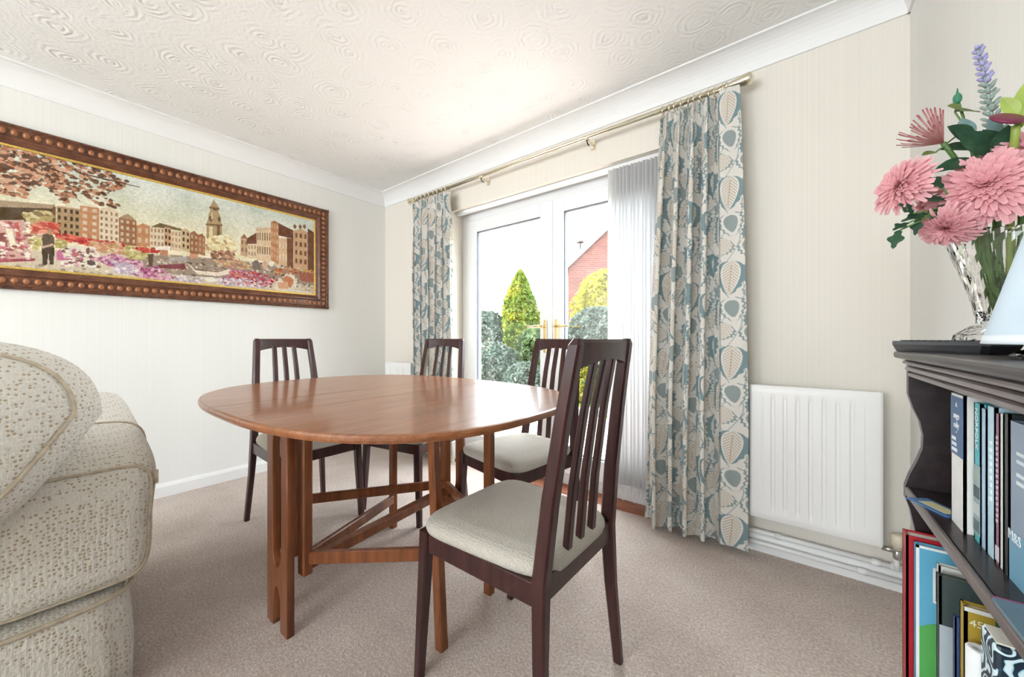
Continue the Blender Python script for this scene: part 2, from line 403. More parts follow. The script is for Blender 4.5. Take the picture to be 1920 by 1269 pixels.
# ------------------------------------------------------------------ curtain pole and curtains
PY, PZ = 2.006, 2.195
cp = tag(empty('curtain_pole', (0, PY, PZ)), 'pale brass curtain pole with rings and cone finials above the French doors', 'curtain pole')
link('pole', tube(B(), [(-2.62, 0, 0), (-.26, 0, 0)], .013, 16), BRASSP, cp, True)
def finial(s, x):
    bm = B(); pr = [(.012, 0), (.019, .002), (.019, .010), (.013, .014), (.013, .022), (.017, .03), (.026, .085), (.028, .10), (.022, .108), (.004, .116)]
    rs = [[(x+s*z, r*math.cos(a), r*math.sin(a)) for a in [k/18*2*math.pi for k in range(18)]] for r, z in pr]
    return link('finial', rings(bm, rs), BRASSP, cp, True)
finial(1, -.262); finial(-1, -2.565)
def ringobj(x, tilt):
    bm = B(); n, m = 18, 8; rs = []
    for i in range(n):
        a = i/n*2*math.pi; c = Vector((0, math.cos(a), math.sin(a)))*.021
        rs.append([Vector((x, 0, -.006))+c+c.normalized()*.0035*math.cos(b)+Vector((.0035*math.sin(b), 0, 0)) for b in [k/m*2*math.pi for k in range(m)]])
    R = [[bm.verts.new(Matrix.Rotation(tilt, 3, 'Z') @ (p-Vector((x, 0, 0)))+Vector((x, 0, 0))) for p in r] for r in rs]
    for i in range(n):
        for k in range(m): bm.faces.new((R[i][k], R[(i+1) % n][k], R[(i+1) % n][(k+1) % m], R[i][(k+1) % m]))
    r = link('ring', bm, BRASSP, cp, True)
    e = B(); tube(e, [(x, 0, -.029), (x, .001, -.042)], .003, 6); link('ring_eye', e, BRASSP, r, True)
for i in range(9): ringobj(-.545+i*.030, .25*math.sin(i*2))
ringobj(-.272, .1)
for i in range(9): ringobj(-2.59+i*.050, .25*math.sin(i*3))
for x in (-2.605, -1.83, -.98, -.268):
    bm = B(); tube(bm, [(x, YB-PY-.001, -.01), (x, .02, -.012), (x, 0, -.015)], .006, 8); lathe(bm, [(.0155, -.006), (.0155, .006)], (x, 0, -.012), 14)
    box(bm, (x-.013, YB-PY-.006, -.04), (x+.013, YB-PY-.0005, .02)); br = link('bracket', bm, BRASSP, cp)
    if -2 < x < -.5: link('screw', tube(B(), [(x, .0, -.018), (x, .012, -.034), (x, .03, -.036)], .004, 6), DARKM, br)

CREAM, TEAL, GREY, BEIGE = np.array((.76, .725, .665)), np.array((.215, .305, .325)), np.array((.31, .36, .35)), np.array((.52, .43, .33))
def curtain_print(s, t):
    """s, t metres on the cloth: scrolling leaf and bud motifs, half-drop repeat"""
    C = np.ones(s.shape+(3,))*CREAM
    TW, THt = .17, .375; s = s/1.05; t = t/1.05
    def put(mask, col, k=1.0): C[mask] = C[mask]*(1-k)+np.array(col)*k
    for cx0, half in ((0.0, 0.0), (TW, .5)):
        col = np.floor((s-cx0)/(2*TW)+.5); x = s-cx0-col*2*TW
        y = np.mod(t+half*THt+.13*col, THt)-THt/2          # -.1875 .. .1875
        # stems
        for ph, am in ((0, .045), (2.2, .06)):
            cxs = am*np.sin(2*math.pi*y/THt+ph); put(np.abs(x-cxs) < .0026, TEAL, .6)
        for (bx, by, r0) in ((.055, -.135, .017), (-.06, .055, .018), (.05, .15, .014)):
            rr = np.hypot(x-bx, y-by); put((np.abs(rr-r0) < .003) & ((x-bx)*.6+(y-by) > -.012), TEAL, .8)
            put(rr < .004, GREY, .9)
        def leaf(cx, cy, w, h, ang, style):
            ca, sa = math.cos(ang), math.sin(ang); u = (x-cx)*ca+(y-cy)*sa; v = -(x-cx)*sa+(y-cy)*ca
            q = v/h; inside = np.abs(q) < 1
            prof = np.where(inside, np.sqrt(np.clip(1-q*q, 0, 1))*(1-.45*q), 0)*w
            sc = prof*(1+.10*np.sin(q*17))
            au = np.abs(u)
            if style == 0:
                put(au < sc*1.06, TEAL)
                put(au < prof*.62, CREAM); put((au < prof*.52) & (np.abs(np.mod(v-au*.8, .013)-.0065) < .0028), BEIGE, .85); put((au < .0022) & (np.abs(q) < .75), BEIGE)
            elif style == 1:
                put(au < sc*1.14, TEAL, .9); put(au < sc*.90, CREAM); q2 = (v+.08*h)/(h*.70); p2 = np.where(np.abs(q2) < 1, np.sqrt(np.clip(1-q2*q2, 0, 1))*(1-.35*q2), 0)*w*.62; put(au < p2, GREY)
            else:
                put(au < sc*1.10, GREY); put(au < sc*.80, CREAM); put((au < prof*.72), BEIGE, .55); put((au < prof*.7) & (np.abs(np.mod(v-au*.7, .012)-.006) < .0026), CREAM, .8)
        leaf(.0, -.095, .062, .074, .10, 0); leaf(.008, .045, .047, .054, -.2, 1); leaf(-.03, .142, .040, .040, .5, 2)
        leaf(-.088, -.03, .036, .05, -.4, 1); leaf(.088, .10, .036, .050, .3, 0); leaf(.090, -.03, .030, .042, -.5, 2); leaf(-.085, .09, .034, .046, .25, 0)
    return C
def curtain(name, xt0, xt1, xb0, xb1, folds, w, h, flat, amp, cloth):
    u = np.linspace(0, 1, w)[None, :]; v = np.linspace(0, 1, h)[:, None]        # v 0 top
    ztop, zbot = 2.165, .028
    z = ztop+(zbot-ztop)*v
    sp = np.clip(v*1.4, 0, 1)**.8
    x0 = xt0+(xb0-xt0)*sp; x1 = xt1+(xb1-xt1)*sp
    uu = np.clip(u/(1-flat), 0, 1) if flat else u+0*v
    ph = 2*math.pi*folds*uu
    head = np.exp(-(v/.055)**2)
    a = amp*(.55+.45*np.clip(v*5, 0, 1))*(1-.35*head)
    env = np.where(u > 1-flat, 0.12, 1.0) if flat else 1.0
    wob = .5*np.sin(3.1*v+7*uu)
    y = a*np.sin(ph+wob)*env+.004*np.sin(9*v+20*u)
    y = y+head*.006*np.sin(ph*3)
    x = x0+(x1-x0)*u+.35*a*np.sin(2*(ph+wob))*env
    if flat: y = np.where(u > 1-flat, y-.030*np.clip((u-(1-flat))/.03, 0, 1), y)
    hem = .012*np.sin(ph*.5+1)*np.clip(v*3-2, 0, 1)
    P = np.stack([x, PY-.006+y, z+hem+0*x], -1)
    r = int(h*.6); dl = np.hypot(np.diff(P[r, :, 0]), np.diff(P[r, :, 1])); arc = np.concatenate([[0], np.cumsum(dl)])[None, :]
    C = curtain_print(arc-arc[0, -1]+.066+0*v, (v*(ztop-zbot)+0*u))
    C *= (1+.03*rng.standard_normal(C.shape[:2]+(1,)))
    return colgrid(name, P, np.clip(C, 0, 1), CURT)
c1 = tag(curtain('curtain', -.556, -.200, -.640, -.165, 4.5, 480, 720, .26, .054, 1.05), 'floral curtain with teal and beige leaves hanging beside the wide radiator', 'curtain')
c2 = tag(curtain('curtain', -2.62, -2.15, -2.63, -2.13, 5.5, 300, 520, 0, .044, 1.05), 'floral curtain with teal and beige leaves hanging by the room corner', 'curtain')
for c in (c1, c2):
    md = c.modifiers.new('thickness', 'SOLIDIFY'); md.thickness = .0012

# ------------------------------------------------------------------ radiators
def radiator(x0, x1, z0, z1, nf, label):
    t = tag(empty('radiator', ((x0+x1)/2, YB, z0)), label, 'radiator')
    W, H = x1-x0, z1-z0; nx, nz = 26*nf+30, 40
    xs = np.linspace(-W/2, W/2, nx); zs = np.linspace(0, H, nz); bd = .045
    bm = B(); V = []
    for z in zs:
        row = []
        for x in xs:
            ex = min(x+W/2, W/2-x); ez = min(z, H-z)
            k = max(0, min(1, (ex-bd)/.012))*max(0, min(1, (ez-bd)/.02))
            ph = (x+W/2-bd)/(W-2*bd)*nf
            fq = abs((ph % 1.0)-.5)*2; fl = 1-max(0, min(1, (fq-.62)/.22))
            y = -.098+.008*k*(1-fl)+(.006*(1-min(1, ex/.012))**2+.006*(1-min(1, ez/.012))**2)
            row.append(bm.verts.new((x, y, z)))
        V.append(row)
    for a, b in zip(V, V[1:]):
        for i in range(nx-1): bm.faces.new((a[i], a[i+1], b[i+1], b[i]))
    link('front_panel', bm, RADM, t, True)
    link('body', box(B(), (-W/2+.002, -.092, .002), (W/2-.002, -.045, H-.002)), RADM, t, bevel=.004)
    bm = B()
    for x in (-W/2+.1, W/2-.1): box(bm, (x-.015, -.046, .05), (x+.015, -.0005, H-.05))
    link('wall_bracket', bm, RADM, t)
    return t
r1 = radiator(-.165, .272, .19, .79, 8, 'white panel radiator on the wall between floral curtain and bookcase')
r2 = radiator(-3.03, -2.65, .19, .785, 7, 'white panel radiator in the room corner beside the curtain')
CREAMP = plain('valve_cap', (.78, .70, .55), .5, var=.05)
bm = B(); lathe(bm, [(.013, 0), (.013, .012), (.019, .016), (.021, .05), (.017, .056), (.003, .058)], (.315-.0535, -.06, .0), 14)
link('valve_cap', bm, CREAMP, r1, True).location = (0, 0, -.005)
bm = B(); tube(bm, [(.218, -.06, -.012), (.262, -.06, -.012)], .010, 10); lathe(bm, [(.011, -.035), (.014, -.028), (.014, -.004), (.011, .0)], (.2615, -.06, -.008), 12); link('valve', bm, CHROME, r1, True)
hp = tag(empty('heating_pipes', (0, 2.066, 0)), 'white painted heating pipes running low along wall under the radiator', 'pipe')
bm = B(); tube(bm, [(-.46, 0, .048), (.345, 0, .048)], .0105, 12); link('pipe', bm, RADM, hp, True)
bm = B(); tube(bm, [(-.46, 0, .100), (.345, 0, .100)], .0105, 12); link('pipe', bm, RADM, hp, True)
bm = B(); tube(bm, [(.315, -.014, .145), (.315, -.014, .098)], .009, 10); link('pipe', bm, RADM, hp, True)
for x, z in ((.315, .100), (.26, .100), (.22, .048), (-.06, .100)): link('pipe_fitting', tube(B(), [(x-.014, 0, z), (x+.014, 0, z)], .0135, 12), RADM, hp, True)

# ------------------------------------------------------------------ dining table (oval, gate leg)
TX, TY, TZ = -1.412, .932, .772; AX, BY = .800, .582; SX0, SX1 = -1.530, -1.278
tb = tag(empty('dining_table', (TX, TY, 0)), 'oval teak gateleg dining table with both leaves raised', 'table')
def tp(x, y, z): return (x-TX, y-TY, z)
def top_outline(a0, a1, n=40):
    out = []
    for i in range(n+1):
        a = a0+(a1-a0)*i/n; e = 2/2.7
        out.append((TX+AX*math.copysign(abs(math.cos(a))**e, math.cos(a)), TY+BY*math.copysign(abs(math.sin(a))**e, math.sin(a))))
    return out
full = top_outline(0, 2*math.pi, 400)[:-1]
def clip(poly, x0, x1):
    def cut(P, f, X):
        out = []
        for a, b in zip(P, P[1:]+P[:1]):
            fa, fb = f(a[0]), f(b[0])
            if fa: out.append(a)
            if fa != fb: t = (X-a[0])/(b[0]-a[0]); out.append((X, a[1]+t*(b[1]-a[1])))
        return out
    return cut(cut(poly, lambda x: x >= x0, x0), lambda x: x <= x1, x1)
def top_piece(name, x0, x1, lab=None):
    P = clip(full, x0, x1); cx = sum(p[0] for p in P)/len(P); cy = sum(p[1] for p in P)/len(P)
    rs = []
    for ins, z in ((.012, TZ-.024), (.003, TZ-.021), (0, TZ-.014), (0, TZ-.008), (.003, TZ-.002), (.010, TZ)):
        r = []
        for x, y in P:
            dx, dy = TX-x, TY-y; L = math.hypot(dx, dy); onseam = abs(x-x0) < 1e-6 or abs(x-x1) < 1e-6
            if onseam: k = .0012 if ins < .006 else .0022; r.append(tp(x+(k if abs(x-x0) < 1e-6 else -k), y+(ins*dy/L if abs(dy) > .4 else 0), z))
            else: r.append(tp(x+ins*dx/L, y+ins*dy/L, z))
        rs.append(r)
    return link(name, rings(B(), rs), TEAK, tb)
top_piece('table_leaf', SX1, 9); top_piece('table_top', SX0, SX1); top_piece('table_leaf', -9, SX0)
def arch(x, z0, z1, w, n=10, notch=False):
    """pointed slot outline in (x,z)"""
    pts = []
    def tip(zc, s): return [(x+w/2*math.cos(a)*(1 if True else 1), zc+s*w*.95*math.sin(a)) for a in [k/n*math.pi for k in range(n+1)]]
    up = tip(z1-w*.95, 1)
    if notch: return up+[(x-w/2*1.1, z0), (x+w/2*1.1, z0)]
    dn = [(px, z0+w*.95-(pz-(z1-w*.95))) for px, pz in up[::-1]]
    return up+dn
PW = .165; pcx = -1.420
for yy in (.525, 2*TY-.525):
    w2 = PW/2
    outer = [(-w2, 0)]+[(-w2+.052, 0)]+[(-.030+.004*0, .02)]+[(.036*math.cos(a)*-.8, .085+.06*math.sin(a)) for a in [k/8*math.pi for k in range(9)]]+[(.030, .02), (w2-.052, 0), (w2, 0), (w2, TZ-.026), (-w2, TZ-.026)]
    slot = arch(0, .205, .690, .072)
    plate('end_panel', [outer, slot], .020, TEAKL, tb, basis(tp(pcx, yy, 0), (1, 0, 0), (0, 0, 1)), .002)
P1, P2 = Vector((-1.352, .578)), Vector((-1.43, 1.30))
L1t, L1b = Vector((-1.005, .850)), Vector((-.905, .805)); L2, L3, L4 = Vector((-.955, 1.095)), Vector((-1.690, 1.165)), Vector((-1.83, .745))
def post(name, p, z0, z1, w=.036, q=None, d=.032):
    q = q or p; return link(name, loft(B(), [(*tp(p.x, p.y, 0)[:2], z0, w, d), (*tp(q.x, q.y, 0)[:2], z1, w, d)], .004), TEAKL, tb)
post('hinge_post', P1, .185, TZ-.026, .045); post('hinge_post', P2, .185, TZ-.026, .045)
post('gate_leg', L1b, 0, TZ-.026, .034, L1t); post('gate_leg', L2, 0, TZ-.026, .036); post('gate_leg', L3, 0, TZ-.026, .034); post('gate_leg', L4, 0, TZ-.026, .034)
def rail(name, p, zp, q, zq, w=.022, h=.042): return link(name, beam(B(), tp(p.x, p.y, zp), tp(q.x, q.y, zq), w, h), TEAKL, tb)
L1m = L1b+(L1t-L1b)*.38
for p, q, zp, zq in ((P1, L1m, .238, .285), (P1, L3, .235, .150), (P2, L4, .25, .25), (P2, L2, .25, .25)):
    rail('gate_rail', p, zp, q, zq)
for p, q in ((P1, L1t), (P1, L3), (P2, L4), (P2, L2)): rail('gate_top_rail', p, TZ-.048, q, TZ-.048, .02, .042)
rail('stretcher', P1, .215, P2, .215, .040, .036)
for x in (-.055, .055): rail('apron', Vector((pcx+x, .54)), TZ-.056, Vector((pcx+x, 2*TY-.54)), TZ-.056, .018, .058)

# ------------------------------------------------------------------ dining chairs
def make_chair():
    t = empty('dining_chair', (0, 0, 0))
    for s in (-1, 1):
        link('front_leg', loft(B(), [(.214, s*.214, 0, .026, .026), (.205, s*.200, .30, .034, .032), (.200, s*.196, .432, .036, .034)], .004), MAHOG, t)
        link('back_post', loft(B(), [(-.222, s*.207, 0, .028, .024), (-.205, s*.190, .25, .036, .026), (-.200, s*.180, .43, .040, .032), (-.218, s*.168, .62, .038, .032), (-.245, s*.155, .82, .035, .031), (-.272, s*.143, .985, .032, .030), (-.275, s*.142, 1.0, .020, .018)], .005), MAHOG, t)
        link('side_rail', rings(B(), [[(x, s*yy+k, z) for k, z in ((-.010, .372), (.010, .372), (.010, .430), (-.010, .430))] for x, yy in ((.20, .196), (-.2, .180))]), MAHOG, t, bevel=.003)
    link('front_rail', box(B(), (.190, -.19, .375), (.210, .19, .430)), MAHOG, t, bevel=.003)
    link('back_rail', box(B(), (-.212, -.175, .385), (-.190, .175, .446)), MAHOG, t, bevel=.003)
    # top rail: arched underside, bowed backwards
    rs = []
    for k in range(13):
        u = -1+k/6; y = u*.132; bow = -.012*(1-u*u); zb = .930+.018*(1-u*u); x = -.268+bow
        rs.append([(x-.008, y, zb), (x+.010, y, zb), (x+.006, y, .992), (x+.001, y, .998), (x-.012, y, .998), (x-.016, y, .990)])
    link('top_rail', rings(B(), rs), MAHOG, t)
    for s in (-1, 0, 1):
        link('back_slat', loft(B(), [(-.200, s*.066, .44, .018, .025), (-.216, s*.062, .62, .018, .025), (-.246, s*.057, .82, .017, .024), (-.276+.003*abs(s), s*.053, .955, .016, .023)], .003), MAHOG, t)
    # seat pad: rounded trapezoid with a soft crown
    def outline(k, z, n=48):
        r = []
        for i in range(n):
            a = 2*math.pi*i/n; e = .34
            u = math.copysign(abs(math.cos(a))**e, math.cos(a)); v = math.copysign(abs(math.sin(a))**e, math.sin(a))
            x = .004+.222*u*k; wy = (.226 if x > 0 else .226)-.043*(1-(x+.22)/.44)
            r.append((x, v*wy*k, z))
        return r
    pad = rings(B(), [outline(.93, .428), outline(.985, .432), outline(1.0, .444), outline(.995, .455), outline(.965, .466), outline(.88, .474), outline(.70, .479), outline(.4, .481), outline(.1, .482)])
    link('seat', pad, SEATM, t, True)
    return t
chair = make_chair()
def put_chair(o, x, y, dx, dy, label):
    o.location = (x, y, 0); o.rotation_euler = (0, 0, math.atan2(dy, dx)); return tag(o, label, 'chair', 'slat-back dining chairs around the table')
spots = [(-.662, .905, -1, .03, 'dark slat-back dining chair with cream seat, its back turned to the bookcase and wide radiator'),
         (-2.165, .922, 1, 0, 'dark slat-back dining chair with cream seat, its back to the tapestry wall'),
         (-1.827, 1.424, .17, -.985, 'dark slat-back dining chair with cream seat, in front of the corner curtain'),
         (-1.085, 1.475, -.2, -.98, 'dark slat-back dining chair with cream seat, in front of the French door handles')]
for i, sp in enumerate(spots): put_chair(chair if i == 0 else copy_tree(chair), *sp)

# ------------------------------------------------------------------ sofa seen from behind
sf = tag(empty('sofa', (-1.9, -.7, 0)), 'cream woven fabric sofa with its cushioned back towards the dining table', 'sofa')
def so(x, y, z): return (x+1.9, y+.7, z)
def rot_y(a): return Matrix.Rotation(a, 3, 'Y')
base = B(); rs = []
for k, z in ((1.0, .015), (1.0, .12), (.992, .22), (.985, .285), (.975, .30)):
    r = []
    for i in range(64):
        a = 2*math.pi*i/64; e = .16
        r.append(so(-1.90+.455*k*math.copysign(abs(math.cos(a))**e, math.cos(a))+.004*math.sin(i*2.1)*(1-z*3), -.66+.845*k*math.copysign(abs(math.sin(a))**e, math.sin(a))+.004*math.sin(i*1.3), z))
    rs.append(r)
link('skirt', rings(base, rs), SOFA, sf, True)
AC, AH = Vector((-1.89, .055, .485)), (.435, .172, .205)
def armwarp(p): return Vector((p.x, p.y*(1+.12*max(0, p.z/.2)), p.z+(.075*max(0, .30-p.x)/.43 if p.z > 0 else 0)))
bm = B(); sellip(bm, so(*AC), AH, .42, .30, 48, 26, None, armwarp)
arm = link('arm', bm, SOFA, sf, True)
def section(H, e1, e2, dx, n=64):
    """outline of a superellipsoid cut at x = dx"""
    zt = H[2]*(1-(abs(dx)/H[0])**(2/e1))**(e1/2); out = []
    for i in range(n):
        a = 2*math.pi*i/n; z = zt*math.sin(a); q = (1-min(1, abs(z)/H[2])**(2/e1))**(e1/e2)-(abs(dx)/H[0])**(2/e2)
        out.append(Vector((dx, math.copysign(H[1]*max(q, 0)**(e2/2), math.cos(a)), z)))
    return out
for dx in (.405, .10):                                   # piped seams running over the arm
    pts = [armwarp(p*1.004)+Vector(so(*AC)) for p in section(AH, .42, .30, dx)]; link('piping', tube(B(), pts+pts[:1], .0042, 6), PIPING, arm, True)
bm = B(); sellip(bm, so(-1.89, -1.37, .485), (.435, .165, .205), .42, .30, 40, 22); link('arm', bm, SOFA, sf, True)
bm = B(); sellip(bm, so(-1.58, -.66, .50), (.105, .66, .215), .35, .25, 30, 20); link('outer_back', bm, SOFA, sf, True)
bm = B(); sellip(bm, so(-2.02, -.66, .40), (.33, .55, .12), .4, .2, 36, 16); link('seat_cushion', bm, SOFA, sf, True)
RT = Matrix.Rotation(math.radians(-9), 3, 'Y')
def sp(v, e): return math.copysign(abs(v)**e, v)
for cyy, hw in ((-.285, .400), (-1.08, .37)):
    CC = Vector(so(-1.535, cyy, .725)); CH = (.185, hw, .262)
    def cw(p, cyy=cyy):                                  # the lower outer corner is pulled in, the flank sags outwards
        k = max(0, .07-p.z); return Vector((p.x+.035*math.sin((p.z+.26)*6), p.y-(.62*k*(1 if p.y > 0 else -1) if abs(p.y) > .0 else 0)*min(1, abs(p.y)/.2), p.z+.012*math.sin(p.y*9)))
    bm = B(); sellip(bm, CC, CH, .55, .50, 64, 36, RT, cw)
    cu = link('back_cushion', bm, SOFA, sf, True)
    for dx in (.150, -.150):
        pts = [RT @ cw(p*1.005)+CC for p in section(CH, .55, .50, dx)]
        link('piping', tube(B(), pts+pts[:1], .0045, 6), PIPING, cu, True)
pts = [so(-1.90+.452*math.copysign(abs(math.cos(a))**.16, math.cos(a)), -.66+.84*math.copysign(abs(math.sin(a))**.16, math.sin(a)), .298) for a in [2*math.pi*i/80 for i in range(81)]]
link('piping', tube(B(), pts, .006, 6), PIPING, sf, True)
link('label_tag', box(B(), so(-1.50, .205, .575), so(-1.488, .226, .612)), PIPING, sf)

# ------------------------------------------------------------------ framed tapestry
FX = XL+.002; fy0, fy1, fz0, fz1 = -.47, 1.536, 1.250, 2.090
ft = tag(empty('framed_tapestry', (FX, (fy0+fy1)/2, fz0)), 'wide tapestry of a canal town flower market in a beaded dark frame', 'picture')
fc = ((fy0+fy1)/2)
fprof = [(0, 0), (.020, 0), (.026, .004), (.029, .010), (.026, .017), (.022, .020), (.020, .026), (.022, .064), (.026, .067), (.031, .074), (.031, .081), (.024, .088), (.016, .100), (.012, .106), (0, .106)]  # (out of wall, inward)
bm = B(); rs = []
for (y, z, sy, sz) in ((fy0, fz0, 1, 1), (fy1, fz0, -1, 1), (fy1, fz1, -1, -1), (fy0, fz1, 1, -1)):
    rs.append([(u, y+sy*v-fc, z+sz*v-fz0) for u, v in fprof])
R = [[bm.verts.new(p) for p in r] for r in rs]
for i in range(4):
    for k in range(len(fprof)-1): bm.faces.new((R[i][k], R[(i+1) % 4][k], R[(i+1) % 4][k+1], R[i][k+1]))
fr = link('frame', bm, FRAMEM, ft)
# rope edge
for (a, b) in (((fy0, fz1-.010), (fy1, fz1-.010)), ((fy0, fz0+.010), (fy1, fz0+.010)), ((fy1-.010, fz0), (fy1-.010, fz1)), ((fy0+.01, fz0), (fy0+.01, fz1))):
    L = math.hypot(b[0]-a[0], b[1]-a[1]); n = int(L/.006); pts = []
    bm = B()
    for ph in (0, math.pi):
        pts = [(.026+.0035*math.cos(i*.75+ph), a[0]+(b[0]-a[0])*i/n-fc+(.0035*math.sin(i*.75+ph) if a[0] == b[0] else 0), a[1]+(b[1]-a[1])*i/n-fz0+(.0035*math.sin(i*.75+ph) if a[1] == b[1] else 0)) for i in range(n+1)]
        tube(bm, pts, .0035, 5)
    link('rope_edge', bm, FRAMEM, fr, True)
bm = B(); sellip(bm, (0, 0, 0), (.011, .0135, .0165), 1, 1, 10, 8); bead_me = link('bead', bm, BEADM, fr, True); bead_me.location = (.022, fy1-.044-fc, fz1-.044-fz0)
def bead(y, z, vert=False):
    o = bead_me.copy(); COL.objects.link(o); o.parent = fr; o.location = (.022, y-fc, z-fz0)
    if vert: o.rotation_euler = (math.pi/2, 0, 0)
nb = 52; st_ = (fy1-fy0-.088)/nb
for i in range(1, nb+1): bead(fy1-.044-i*st_, fz1-.044)
for i in range(0, nb+1): bead(fy1-.044-i*st_, fz0+.044)
nv_ = 20; sv = (fz1-fz0-.088)/nv_
for i in range(1, nv_): bead(fy1-.044, fz0+.044+i*sv, True); bead(fy0+.044, fz0+.044+i*sv, True)
sl0, sl1, sz0, sz1 = fy0+.104, fy1-.104, fz0+.104, fz1-.104
bm = B()
for a, b in (((.006, sl0, sz0), (.016, sl1, sz0+.014)), ((.006, sl0, sz1-.014), (.016, sl1, sz1)), ((.006, sl0, sz0), (.016, sl0+.014, sz1)), ((.006, sl1-.014, sz0), (.016, sl1, sz1))): box(bm, (a[0], a[1]-fc, a[2]-fz0), (b[0], b[1]-fc, b[2]-fz0))
link('gold_slip', bm, GOLD, ft, bevel=.004)

# the woven picture, painted stitch by stitch into a colour attribute
NW, NH = 760, 250
cy0, cy1, cz0, cz1 = sl0+.004, sl1-.004, sz0+.004, sz1-.004
gy = np.linspace(cy0, cy1, NW)[None, :]+np.zeros((NH, 1)); gz = np.linspace(cz0, cz1, NH)[:, None]+np.zeros((1, NW))
IM = np.zeros((NH, NW, 3))
def P2C(px, py): p = onx(px, py, XL+.012); return p.y, p.z
def smooth_noise(k, seed):
    r = np.random.default_rng(seed); g = r.random((k+3, int(k*NW/NH)+3)); yy = np.linspace(0, k, NH)[:, None]; xx = np.linspace(0, k*NW/NH, NW)[None, :]
    yi = yy.astype(int); xi = xx.astype(int); fy = yy-yi; fx = xx-xi
    return (g[yi, xi]*(1-fx)+g[yi, xi+1]*fx)*(1-fy)+(g[yi+1, xi]*(1-fx)+g[yi+1, xi+1]*fx)*fy
tv = (gz-cz0)/(cz1-cz0)
n1 = smooth_noise(6, 1); n2 = smooth_noise(30, 2); n3 = smooth_noise(90, 3)
sky = np.array((.80, .71, .50))*(1-np.clip((tv-.45)*1.7, 0, 1))[..., None]+np.array((.60, .66, .62))*np.clip((tv-.45)*1.7, 0, 1)[..., None]
IM[:] = sky+(n1[..., None]-.5)*np.array((.25, .2, .22))
def poly(pts, col, k=1.0, world=False):
    Q = pts if world else [P2C(*p) for p in pts]; ins = np.zeros((NH, NW), bool)
    for (xa, ya), (xb, yb) in zip(Q, Q[1:]+Q[:1]):
        if abs(yb-ya) < 1e-9: continue
        c = ((ya > gz) != (yb > gz)) & (gy < (xb-xa)*(gz-ya)/(yb-ya)+xa); ins ^= c
    IM[ins] = IM[ins]*(1-k)+np.array(col)*k
    return ins
def blob(px, py, rx, ry, col, k=1.0):
    y, z = P2C(px, py); y2, _ = P2C(px+rx, py); _, z2 = P2C(px, py-ry)
    m = ((gy-y)/(y2-y+1e-6))**2+((gz-z)/(z2-z+1e-6))**2 < 1+(n3-.5)*.9; IM[m] = IM[m]*(1-k)+np.array(col)*k
def sprinkle(pts, n, cols, r0, r1, k=.95):
    Q = [P2C(*p) for p in pts]; ys = [q[0] for q in Q]; zs = [q[1] for q in Q]; made = 0; tries = 0
    while made < n and tries < n*8:
        tries += 1; y = random.uniform(min(ys), max(ys)); z = random.uniform(min(zs), max(zs)); c = False
        for (xa, ya), (xb, yb) in zip(Q, Q[1:]+Q[:1]):
            if (ya > z) != (yb > z) and y < (xb-xa)*(z-ya)/(yb-ya)+xa: c = not c
        if not c: continue
        made += 1; r = random.uniform(r0, r1); j0 = int((y-r*1.4-cy0)/(cy1-cy0)*NW); j1 = int((y+r*1.4-cy0)/(cy1-cy0)*NW)+2; i0 = int((z-r-cz0)/(cz1-cz0)*NH); i1 = int((z+r-cz0)/(cz1-cz0)*NH)+2
        j0, i0 = max(j0, 0), max(i0, 0)
        if j1 <= j0 or i1 <= i0: continue
        m = ((gy[i0:i1, j0:j1]-y)/(r*1.3))**2+((gz[i0:i1, j0:j1]-z)/r)**2 < 1
        S = IM[i0:i1, j0:j1]; S[m] = S[m]*(1-k)+np.array(random.choice(cols))*k
# ground and quay
poly([(-60, 470), (240, 470), (590, 500), (590, 560), (-60, 545)], (.62, .52, .38)); IM[:] = IM*(1-.0)
def house(x0, x1, yt0, yt1, yb0, yb1, wall, win, nx, ny, roof=None, gable=0):
    poly([(x0, yt0), (x1, yt1), (x1, yb1), (x0, yb0)], wall)
    if gable: poly([(x0, yt0), ((x0+x1)/2, (yt0+yt1)/2-gable), (x1, yt1)], roof or wall)
    for i in range(nx):
        for j in range(ny):
            u0, u1 = (i+.28)/nx, (i+.74)/nx; v0, v1 = (j+.25)/(ny+.3), (j+.78)/(ny+.3)
            def q(u, v): return (x0+(x1-x0)*u, (yt0+(yt1-yt0)*u)*(1-v)+(yb0+(yb1-yb0)*u)*v)
            poly([q(u0, v0), q(u1, v0), q(u1, v1), q(u0, v1)], win)
WA, WB_, WC, WD = (.55, .40, .24), (.50, .24, .12), (.66, .50, .33), (.30, .14, .075); DK = (.085, .05, .032)
house(106, 150, 386, 392, 445, 450, (.40, .27, .15), DK, 4, 4, (.70, .6, .42), 5)
house(150, 186, 385, 390, 450, 456, WB_, (.62, .5, .36), 2, 5, (.72, .62, .46), 6)
house(186, 223, 391, 397, 452, 458, (.70, .58, .42), (.32, .18, .10), 4, 5, WC, 6)
house(223, 256, 408, 414, 458, 462, WD, (.55, .42, .28), 3, 4, (.38, .26, .15), 11)
house(256, 281, 423, 424, 462, 466, WB_, (.60, .44, .3), 2, 2, WB_, 5)
house(281, 308, 425, 427, 464, 468, (.68, .56, .40), (.38, .22, .13), 4, 3, (.62, .46, .28), 5)
poly([(283, 425), (300, 418), (345, 430), (345, 434), (308, 428)], (.19, .13, .065))
house(308, 321, 425, 428, 464, 470, (.55, .32, .18), DK, 2, 3); house(321, 340, 432, 434, 468, 472, (.68, .53, .36), (.40, .24, .14), 3, 3); house(340, 356, 430, 434, 468, 474, WA, DK, 2, 3, WA, 4)
house(356, 372, 437, 440, 474, 478, WD, (.5, .33, .2), 2, 3, WD, 6); house(372, 385, 441, 445, 476, 480, (.36, .17, .09), (.5, .33, .2), 2, 3, WD, 6)
